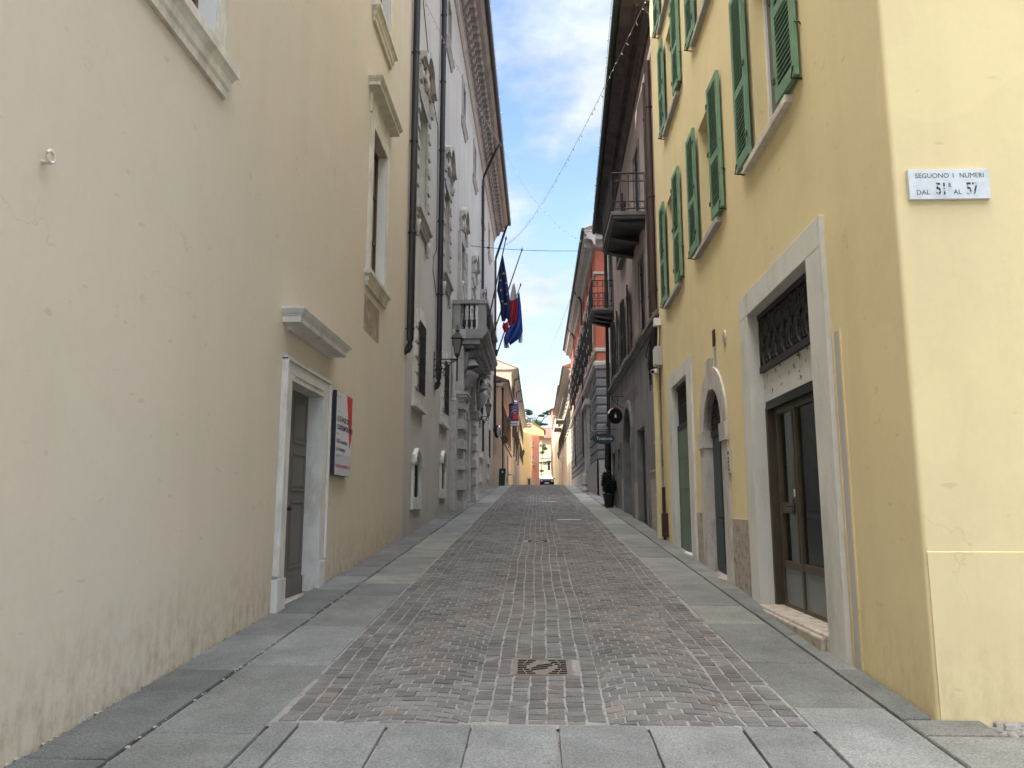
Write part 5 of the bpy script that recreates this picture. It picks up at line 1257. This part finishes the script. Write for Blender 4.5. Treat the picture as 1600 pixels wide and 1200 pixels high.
# stone pine behind the far houses
def tube_tree(x, y, z0):
    T = root('stone_pine', 'spreading dark green pine with a long level branch behind the far houses', 'tree', (x, y, z0))
    tr_ = MB(); tr_.tube([(x, y, z0), (x+.1, y, z0+8), (x+.2, y, z0+13), (x+.2, y, z0+15.5)], [.5, .42, .32, .2], 10)
    limbs = [((.2, 13), (4.6, 18.3)), ((.1, 12), (-3.5, 15)), ((.3, 14), (2.6, 15.4)), ((.2, 14.5), (-2, 17.5)), ((.2, 15), (1.2, 17.2))]
    for (a, b), (c, d_) in limbs: tr_.tube([(x+a, y, z0+b), (x+a+(c-a)*.5, y+rnd.uniform(-.5, .5), z0+b+(d_-b)*.7), (x+c, y, z0+d_)], [.2, .14, .05], 6)
    part(tr_, 'trunk', MBA, T)
    cr_ = MB(); q = random.Random(3)
    spots = [(x+-1.5, y, z0+16.2, 2.6, 1.3), (x-3.6, y, z0+15.2, 1.8, .9), (x+.5, y+.5, z0+15.6, 1.9, .9), (x+1.6, y, z0+17.3, 1.0, .35), (x+2.7, y, z0+17.9, 1.0, .3), (x+3.8, y, z0+18.35, .95, .28), (x+4.8, y, z0+18.3, .7, .22), (x-1, y, z0+18.2, 1.5, .7), (x+2.4, y, z0+15.3, 1.0, .4)]
    for i, (a, b, c, r_, h_) in enumerate(spots):
        for k in range(5):
            cc = (a+q.uniform(-.6, .6)*r_, b+q.uniform(-.6, .6)*r_, c+q.uniform(-.5, .5)*h_)
            leafcloud(cr_, cc, (r_*.5, r_*.5, h_*.55), 260, .13, 20+i*7+k, .3, .2)
    part(cr_, 'crown', MLP, T)
tube_tree(-1.0, 178, gz(150))
vg = root('climbing_plant', 'leafy climbing plant on the corner of the far cream house', 'plant', (.6, 147, gz(147)))
v1 = MB()
for i, (x, z, r_) in enumerate([(.9, 13.2, .7), (1.3, 12.6, .6), (.8, 11.9, .5), (.5, 9.9, .3), (1.3, 9.9, .7), (2.0, 10.1, .45), (.7, 8.4, .45), (.9, 7.5, .4), (.8, 6.6, .6), (1.1, 5.9, .5)]): leafcloud(v1, (x, 146.8, z), (r_, r_*.6, r_*.55), 300, .09, 60+i, 0, .2)
part(v1, 'foliage', MLP, vg); part(MB().tube([(.5, 147, gz(147)), (.6, 147, 8), (.9, 147, 13)], .07, 6), 'stem', MBA, vg)

# ------------------------------------------------------------------ street furniture
def lantern(name, label, wx, y, z, reach, drop, side=1, s=1.0, tail=.08, group='iron bracket lanterns along the walls'):
    """six-sided glass lantern standing on the end of a scrolled wall bracket"""
    x = wx+side*reach
    r = root(name, label, 'street lamp', (wx, y, z), group)
    b = MB(); b.tube([(wx, y, z), (wx+side*(reach+.03), y, z)], .018*s, 6); b.tube([(wx, y, z-.55*s), (wx+side*.01, y, z+.22*s)], .022*s, 6)
    for t in range(3):
        c0 = wx+side*(.12+.14*t)*s; rr = (.13-.03*t)*s
        b.tube([(c0+side*rr*math.cos(q)*(1-q*.05), y, z-.14*s-.06*s*(2-t)+rr*math.sin(q)*(1-q*.05)) for q in [j*.7 for j in range(9)]], .012*s, 5, False)
    b.tube([(wx, y, z-.5*s), (wx+side*.25*s, y, z-.36*s), (wx+side*reach*.7, y, z-.12*s), (x, y, z)], .014*s, 6)
    part(b, 'bracket', MIR, r)
    f = MB(); z0 = z+drop
    f.tube([(x, y, z-tail*s), (x, y, z0)], .024*s, 6); f.lathe((x, y, z0-.06*s), [(.015*s, 0), (.05*s, .03*s), (.03*s, .06*s)], 8)
    n = 4
    for k in range(n):
        q = math.pi/4+k*math.pi/2
        p0 = (x+.085*s*math.cos(q), y+.085*s*math.sin(q), z0+.05*s); p1 = (x+.18*s*math.cos(q), y+.18*s*math.sin(q), z0+.47*s)
        f.tube([p0, p1], .010*s, 5)
    f.lathe((x, y, z0), [(.09*s, 0), (.10*s, .05*s), (.07*s, .055*s)], 4, math.pi/4, False)
    f.lathe((x, y, z0+.46*s), [(.19*s, 0), (.235*s, .02*s), (.22*s, .05*s), (.10*s, .17*s), (.07*s, .20*s), (.07*s, .25*s), (.09*s, .27*s), (.02*s, .33*s), (.03*s, .37*s), (.005*s, .43*s)], 4, math.pi/4, False)
    part(f, 'lantern_frame', MIR, r)
    part(MB().lathe((x, y, z0+.06*s), [(.078*s, 0), (.170*s, .40*s)], 4, math.pi/4, False), 'lantern_glass', MLG, r)
    return r
lantern('wall_lantern', 'largest and nearest iron lantern, on its bracket below the palace balcony', -2.9, 21.0, 5.72, .66, .10, 1, 1.0, tail=.62)
lantern('wall_lantern', 'second iron lantern along the palace wall, beyond the stone portal', -2.9, 37.6, 6.05, .46, .05, 1, 1.05)
lantern('wall_lantern', 'third iron lantern, in front of the peach house wall', -2.42, 54.5, 7.2, .36, .05, 1, 1.0)
lantern('wall_lantern', 'far iron lantern on the wall past the hanging banner', -2.42, 78, 7.9, .45, .05, 1, .95)
lantern('wall_lantern', 'farthest left iron lantern, close to the yellow far house', -2.42, 104, 8.6, .5, 0, 1, 1.0)
lantern('wall_lantern', 'far right iron lantern on the shaded house opposite the cream house', 2.74, 84, 6.9, .5, 0, -1, 1.0)
# mirror on the last palace pipe
mr = root('traffic_mirror', 'round convex traffic mirror fixed to the last pipe of the palace', 'mirror', (-2.6, 49.2, 6.4))
part(MB().tube([(-2.85, 49.4, 6.45), (-2.55, 49.3, 6.45)], .03, 6).ball((-2.62, 49.32, 6.45), (.2, .10, .42), 14, 8), 'housing', MBK, mr)
part(MB().ball((-2.50, 49.22, 6.45), (.16, .10, .38), 14, 8), 'mirror_face', mat('mirror_pale', (.5, .52, .55), .08, .02, 3, 0, metal=.9), mr)
ns = root('round_road_sign', 'grey back of a round road sign on a thin post before the peach house', 'road sign', (-2.32, 52, gz(52)))
zb = gz(52); part(MB().tube([(-2.32, 52, zb), (-2.32, 52, 6.5)], .03, 8), 'post', MSM, ns)
n = 22; part(MB().add([(-2.32+.3*math.cos(2*math.pi*k/n), 51.96+o_, 6.15+.3*math.sin(2*math.pi*k/n)) for o_ in (0, .02) for k in range(n)], [list(range(n)), list(range(n, 2*n))]+[[k, (k+1) % n, n+(k+1) % n, n+k] for k in range(n)]), 'sign_back', mat('sign_back_grey', (.07, .065, .06), .6, .1), ns)
bn = root('litter_bin', 'tall dark green litter bin at the end of the palace wall', 'bin', (-2.28, 48.2, gz(48.2)))
zb = gz(48.2); part(MB().prism(Fr(0, 0, 1, 0, 0, 1), [(-2.45, zb-.02), (-2.08, zb-.02), (-2.02, zb+.95), (-2.42, zb+.95)], 48.0, 48.4), 'body', MBN, bn, bevel=.02)
part(MB().prism(Fr(0, 0, 1, 0, 0, 1), [(-2.44, zb+.955), (-2.0, zb+.955), (-2.03, zb+1.06), (-2.40, zb+1.04)], 47.97, 48.43), 'lid', MBN, bn, bevel=.02)
part(MB().add([(-2.27, 47.965, zb+.80), (-2.15, 47.965, zb+.80), (-2.21, 47.965, zb+.92)], [[0, 1, 2]]), 'white_mark', MWH, bn)
br = root('bicycle_rack', 'pale metal bicycle rack hoops past the green bin', 'bicycle rack', (-1.9, 53, gz(53)))
for k in range(3):
    y = 52.2+k*.9; zb = gz(y); part(MB().tube([(-2.15, y, zb), (-2.15, y, zb+.45)]+[(-1.9-.25*math.cos(q), y, zb+.45+.28*math.sin(q)) for q in [j*math.pi/8 for j in range(1, 8)]]+[(-1.65, y, zb+.45), (-1.65, y, zb)], .025, 6), 'hoop', MPL, br)
# banner hanging over the street
ba = root('hanging_banner', 'purple and grey exhibition banner hanging out from the peach house', 'banner', (-2.42, 60, 9))
bx0, bx1, bz0, bz1 = -2.28, -1.50, 7.95, 10.05
part(MB().tube([(-2.45, 60, bz1+.03), (bx1+.1, 60, bz1+.03)], .025, 6), 'upper_rod', MIR, ba); part(MB().tube([(-2.45, 60, bz0-.02), (bx1+.1, 60, bz0-.02)], .025, 6), 'lower_rod', MIR, ba)
def bq(x0, x1, z0, z1, y): return MB().box(W, x0, x1, y, y+.008, z0, z1)
part(bq(bx0, bx1, bz0+.35, bz1, 60), 'cloth', mat('banner_purple', (.075, .06, .16), .7, .15), ba)
part(bq(bx0, bx1, bz0, bz0+.345, 60), 'pale_band', MSG, ba)
part(bq(bx0+.35, bx1, bz0+.52, bz0+.86, 59.985), 'red_patch', MRD, ba)
part(bq(bx0+.18, bx0+.62, bz0+.9, bz1-.55, 59.985), 'picture', mat('banner_picture', (.28, .27, .36), .7, .5, 6, 0, col2=(.05, .04, .09), c2=(.45, .55), c2s=9), ba)
for z_ in (bz1-.2, bz1-.36): part(bq(bx0+.12, bx1-.14, z_, z_+.06, 59.985), 'title_line', MSG2, ba)
part(bq(bx0+.1, bx1-.12, bz0+.12, bz0+.17, 59.985), 'caption_line', MTX, ba)

# flags on the balcony
def cloth(rows, y, waves, amp, m_, name, parent, ph=0, nx=18, x_of=None):
    mb = MB(); nz = 24; vs = []
    for j in range(nz+1):
        t = j/nz*(len(rows)-1); i = min(int(t), len(rows)-2); f = t-i
        z, x0, x1 = [rows[i][k]*(1-f)+rows[i+1][k]*f for k in range(3)]
        for k in range(nx+1):
            u = k/nx; vs.append((x0+(x1-x0)*u, y+amp*math.sin(u*waves*2*math.pi+ph+j*.06)*min(1, .25+j/nz*1.5), z-.05*math.sin(u*math.pi*waves)))
    mb.add(vs, [[j*(nx+1)+k, j*(nx+1)+k+1, (j+1)*(nx+1)+k+1, (j+1)*(nx+1)+k] for j in range(nz) for k in range(nx)], True)
    o = part(mb, name, m_, parent)
    s_ = o.modifiers.new('thickness', 'SOLIDIFY'); s_.thickness = .004
    return o
def flag(label, base, tip, name='flag'):
    r = root(name, label, 'flag', base, 'flags flying from the palace balcony')
    part(MB().tube([base, [(a+b)/2 for a, b in zip(base, tip)], tip], [.028, .025, .018], 8), 'pole', MPB, r)
    part(MB().ball(tip, (.035, .035, .07), 8, 6).tube([tip, (tip[0]+.02, tip[1], tip[2]+.12)], [.015, .004], 6), 'finial', MBZ, r)
    part(MB().tube([base, (base[0]+.03, base[1], base[2]+.25)], .05, 8).box(W, base[0]-.08, base[0]+.02, base[1]-.05, base[1]+.05, base[2]-.03, base[2]+.2), 'socket', MIR, r)
    return r
f1 = flag('deep blue flag with gold stars, leftmost of the flags over the balcony', (-1.72, 26.2, 8.05), (-1.10, 26.2, 11.1))
cloth([(10.42, -1.25, -1.19), (9.9, -1.33, -1.10), (9.2, -1.42, -1.0), (9.05, -1.38, -.97), (8.7, -1.30, -.96), (8.35, -1.29, -.94), (8.1, -1.24, -1.0)], 26.2, 2.2, .10, MFB, 'cloth', f1)
for k, (x, z) in enumerate([(-1.17, 9.75), (-1.07, 9.4), (-1.03, 9.0), (-1.10, 8.65), (-1.22, 8.75), (-1.26, 9.15), (-1.28, 9.5)]):
    st_ = [(x+(.055 if j % 2 == 0 else .022)*math.sin(j*math.pi/5), 26.05-.03, z+(.055 if j % 2 == 0 else .022)*math.cos(j*math.pi/5)) for j in range(10)]
    part(MB().add(st_, [list(range(10))]), 'star', MFO, f1)
f2 = flag('red and white flag hanging in the middle over the balcony', (-1.72, 28.6, 8.05), (-.58, 28.6, 11.5))
cloth([(10.15, -.93, -.88), (9.85, -1.0, -.82), (9.5, -1.06, -.77)], 28.6, 1.6, .06, MFW, 'white_cloth', f2)
cloth([(9.51, -1.06, -.77), (9.1, -1.12, -.76), (8.8, -1.13, -.77), (8.52, -1.10, -.82)], 28.6, 1.6, .09, MFR, 'cloth', f2)
cloth([(8.68, -1.30, -1.14), (8.48, -1.35, -1.10), (8.3, -1.28, -1.12)], 28.75, 1.2, .05, MFR, 'folded_corner', f2)
f3 = flag('royal blue flag hanging lowest and farthest right over the balcony', (-1.72, 31.5, 7.9), (-.70, 31.5, 10.95))
cloth([(10.6, -.80, -.74), (10.1, -.90, -.68), (9.5, -1.0, -.64), (9.2, -1.15, -.62), (8.95, -1.32, -.61), (8.65, -1.42, -.75), (8.38, -1.34, -1.12)], 31.5, 2.4, .10, MFL, 'cloth', f3)
cloth([(8.95, -.76, -.62), (8.5, -.80, -.63)], 31.6, 1, .04, MFW, 'pale_edge', f3)
cloth([(8.6, -1.42, -1.26), (8.28, -1.40, -1.18)], 31.62, 1, .04, MFW, 'pale_edge', f3)

# strings of lights across the street
BULB = None
def light_string(label, pts, sag, spacing=.55, m_=MLW, drop=.09, bulbs=True, r=.006):
    global BULB
    P0, P1 = Vector(pts[0]), Vector(pts[1])
    n = 24; c = [tuple(P0.lerp(P1, k/n)-Vector((0, 0, sag*4*(k/n)*(1-k/n)))) for k in range(n+1)]
    rt_ = root('light_string', label, 'string lights', pts[0], 'strings of lights over the street')
    part(MB().tube(c, r, 5), 'wire', m_, rt_)
    if not bulbs: return rt_
    cnt = min(95, int((P1-P0).length/spacing))
    for k in range(cnt):
        t = (k+.5+rnd.uniform(-.25, .25))/cnt; p = P0.lerp(P1, t)-Vector((0, 0, sag*4*t*(1-t)+.02))
        if BULB is None:
            BULB = mesh_of(MB().lathe((0, 0, -.09), [(.005, 0), (.012, .02), (.013, .045), (.006, .07), (.003, .09)], 6), 'bulb', MBU, (0, 0, 0))
        o = bpy.data.objects.new('bulb', BULB); COL.objects.link(o); o.parent = rt_; o.location = p-P0; OFF[o.name] = (0, 0, 0)
        o.rotation_euler = (rnd.uniform(-.7, .7), rnd.uniform(-.7, .7), 0)
    return rt_
light_string('string of lights rising along the palace front from the first drain pipe', [(-2.82, 17.6, 14.35), (-1.80, 38.3, 20.6)], .25)
light_string('string of lights slanting from the palace cornice to the red palazzo corner', [(-1.80, 38.6, 20.6), (2.10, 34.45, 13.9)], .75, .4)
light_string('longest string of lights, from above the brown house to the far palace end', [(2.45, 14.3, 12.3), (-2.2, 50.1, 19.3)], 1.1, .45)
light_string('small lights along the gutter edge of the brown house', [(1.80, 16.3, 13.56), (2.14, 28.5, 12.27)], .0, .6)
light_string('small lights along the gutter edge of the palace', [(-1.73, 17, 20.76), (-1.73, 49.9, 20.76)], .02, .8)
light_string('far string of lights between the red palazzo gutter and the tall stone house', [(2.12, 46.2, 14.5), (-1.9, 88, 14.2)], .9, 1.4, r=.010)
light_string('farthest string of lights, from the tall stone house to the far orange house', [(-1.85, 72, 14.2), (2.1, 92, 13.9)], .9, 1.4, r=.010)
lw = light_string('thin level wire across the street beyond the iron balcony', [(-2.85, 31.6, 12.74), (2.70, 28.0, 11.25)], .12, bulbs=False, m_=MCA, r=.011)
part(MB().lathe((-2.05, 31.08, 12.42), [(.02, 0), (.06, .02), (.06, .07), (.02, .10)], 8), 'clamp', MPI, lw)

# ------------------------------------------------------------------ car at the end of the street
def car(x, y, label):
    z = gz(y); r = root('parked_car', label, 'car', (x, y, z))
    CFm = Fr(x, y, 0, 1, 1, 0)      # a along the car (front at a = -2.0), d across
    side = [(-2.02, .28), (-2.05, .55), (-1.98, .72), (-1.1, .90), (-.95, .93), (1.7, .98), (1.98, .90), (2.02, .5), (1.95, .25)]
    part(MB().prism(CFm, [(a, z+h) for a, h in side], -.86, .86), 'body', MCP, r, bevel=.07)
    cab = MB(); b = [(-1.05, .90, .80), (1.75, .95, .80)]; t = [(-.35, 1.43, .60), (1.25, 1.44, .60)]
    vs = []
    for (a, h, w) in b+t[::-1]: vs += [CFm(a, -w, z+h), CFm(a, w, z+h)]
    cab.add(vs, [[0, 2, 4, 6], [1, 3, 5, 7], [0, 1, 7, 6], [2, 3, 5, 4], [6, 7, 5, 4], [0, 1, 3, 2]]); part(cab, 'roof', MCP, r, bevel=.05)
    wn = MB()
    def lerp(p, q, k): return tuple(a+(b_-a)*k for a, b_ in zip(p, q))
    # windscreen just proud of the cabin front
    lo0, lo1, hi0, hi1 = CFm(-1.05, -.76, z+.93), CFm(-1.05, .76, z+.93), CFm(-.38, -.58, z+1.41), CFm(-.38, .58, z+1.41)
    off = lambda p: (p[0], p[1]-.03, p[2]+.01)
    wn.quad(*[off(p) for p in (lo0, lo1, hi1, hi0)]); part(wn, 'windscreen', mat('windscreen', (.04, .05, .07), .05, .3, 3, 0, spec=1), r)
    for q in (-1, 1):
        s_ = MB(); s_.quad(CFm(-.8, q*.815, z+.98), CFm(1.4, q*.815, z+1.0), CFm(1.1, q*.655, z+1.38), CFm(-.3, q*.655, z+1.38)); part(s_, 'side_window', MGL, r)
        part(MB().ball((x+q*.62, y-2.0, z+.62), (.13, .05, .06), 10, 6), 'headlight', MHL, r)
        part(MB().ball((x+q*.95, y-.75, z+.98), (.10, .06, .07), 8, 6), 'door_mirror', MCP, r)
        for a in (-1.3, 1.3):
            w_ = part(MB().tube([CFm(a, q*.66, z+.30), CFm(a, q*.88, z+.30)], .30, 18), 'wheel', MTY, r)
            part(MB().tube([CFm(a, q*.87, z+.30), CFm(a, q*.892, z+.30)], .19, 14), 'rim', MCH, w_)
    part(MB().box(W, x-.26, x+.26, y-2.08, y-2.06, z+.36, z+.47), 'number_plate', MWH, r); part(MB().box(W, x-.35, x+.35, y-2.07, y-2.05, z+.56, z+.68), 'grille', MBK, r)
car(1.05, 95, 'dark blue car standing at the far end of the street')

# ------------------------------------------------------------------ sky, sun, camera
SUN = Vector((-.857*math.cos(math.radians(40)), -.515*math.cos(math.radians(40)), math.sin(math.radians(40))))
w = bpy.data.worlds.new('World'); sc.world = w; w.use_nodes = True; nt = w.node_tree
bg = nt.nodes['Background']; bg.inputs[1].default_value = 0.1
sky = nt.nodes.new('ShaderNodeTexSky'); sky.sky_type = 'NISHITA'; sky.sun_disc = False
sky.sun_elevation = math.radians(40); sky.sun_rotation = math.atan2(-.857, -.515) % (2*math.pi); sky.air_density = 1.0; sky.dust_density = 1.0; sky.ozone_density = 1.5
tc = nt.nodes.new('ShaderNodeTexCoord').outputs['Generated']
def vdot(v, d):
    n = nt.nodes.new('ShaderNodeVectorMath'); n.operation = 'DOT_PRODUCT'; nt.links.new(v, n.inputs[0]); n.inputs[1].default_value = d; return n.outputs['Value']
# cloud layer: direction projected on a plane overhead, so clouds flatten towards the horizon
sp = nt.nodes.new('ShaderNodeSeparateXYZ'); nt.links.new(tc, sp.inputs[0])
zz = mul(nt, mul(nt, sp.outputs[2], 0.0, 'MAXIMUM'), 0.22, 'ADD')
cb = nt.nodes.new('ShaderNodeCombineXYZ'); nt.links.new(mul(nt, sp.outputs[0], zz, 'DIVIDE'), cb.inputs[0]); nt.links.new(mul(nt, sp.outputs[1], zz, 'DIVIDE'), cb.inputs[1]); cb.inputs[2].default_value = 4.7
n1 = noise(nt, cb.outputs[0], 1.7, 7, 0.55)
n2 = noise(nt, cb.outputs[0], 5.0, 6, 0.6)
cov = mul(nt, mul(nt, n1, 0.75), mul(nt, n2, 0.25), 'ADD')
mask = ramp(nt, cov, 0.43, 0.56)
horizon = ramp(nt, sp.outputs[2], 0.45, 0.05)
mask = mul(nt, mask, mul(nt, horizon, 0.45), 'MAXIMUM')
front = ramp(nt, vdot(tc, tuple(Vector((-.12, -.12, .98)).normalized())), 0.66, 0.92)  # added bright cloud lobe overhead, out of view, to fill the street
lum = mul(nt, mul(nt, front, CLOUD_FILL), CLOUD_LO, 'ADD')
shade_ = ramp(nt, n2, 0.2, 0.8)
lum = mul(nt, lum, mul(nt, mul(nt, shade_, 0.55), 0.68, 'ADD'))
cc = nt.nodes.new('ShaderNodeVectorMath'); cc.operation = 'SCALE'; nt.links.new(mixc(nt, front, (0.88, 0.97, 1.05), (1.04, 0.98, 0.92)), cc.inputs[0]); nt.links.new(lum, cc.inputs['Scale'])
skc = nt.nodes.new('ShaderNodeVectorMath'); skc.operation = 'SCALE'; nt.links.new(sky.outputs[0], skc.inputs[0]); skc.inputs['Scale'].default_value = 0.85
cap = nt.nodes.new('ShaderNodeVectorMath'); cap.operation = 'MINIMUM'; nt.links.new(skc.outputs[0], cap.inputs[0]); cap.inputs[1].default_value = (5.0, 5.2, 5.6)   # cap added on the unseen glow near the sun, dimming the corner face
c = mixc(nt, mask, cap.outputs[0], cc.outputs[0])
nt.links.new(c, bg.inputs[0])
sl = bpy.data.lights.new('sun', 'SUN'); sl.energy = SUN_E; sl.angle = math.radians(1.0); sl.color = (1, 0.93, 0.80)
so = bpy.data.objects.new('sun', sl); COL.objects.link(so); so.rotation_euler = (-SUN).to_track_quat('-Z', 'Y').to_euler(); so.location = (-30, -20, 40)

f = 1200.; p_ = math.atan(192/f); yaw = math.atan(41/f*math.cos(p_))
fw = Vector((-math.sin(yaw)*math.cos(p_), math.cos(yaw)*math.cos(p_), math.sin(p_)))
cam = bpy.data.cameras.new('camera'); cam.lens = 27.0; cam.sensor_width = 36; cam.clip_start = 0.05; cam.clip_end = 3000
co_ = bpy.data.objects.new('camera', cam); COL.objects.link(co_); co_.location = (0, 0, 1.65); co_.rotation_euler = fw.to_track_quat('-Z', 'Y').to_euler()
sc.camera = co_
sc.view_settings.view_transform = 'Standard'; sc.view_settings.look = 'None'; sc.view_settings.exposure = EXPO; sc.view_settings.gamma = 1; sc.view_settings.use_curve_mapping = False
sc.render.engine = 'CYCLES'; sc.cycles.max_bounces = 10; sc.cycles.diffuse_bounces = 6; sc.cycles.glossy_bounces = 3; sc.cycles.transparent_max_bounces = 8
sc.cycles.use_denoising = True
sc.cycles.sample_clamp_indirect = 6
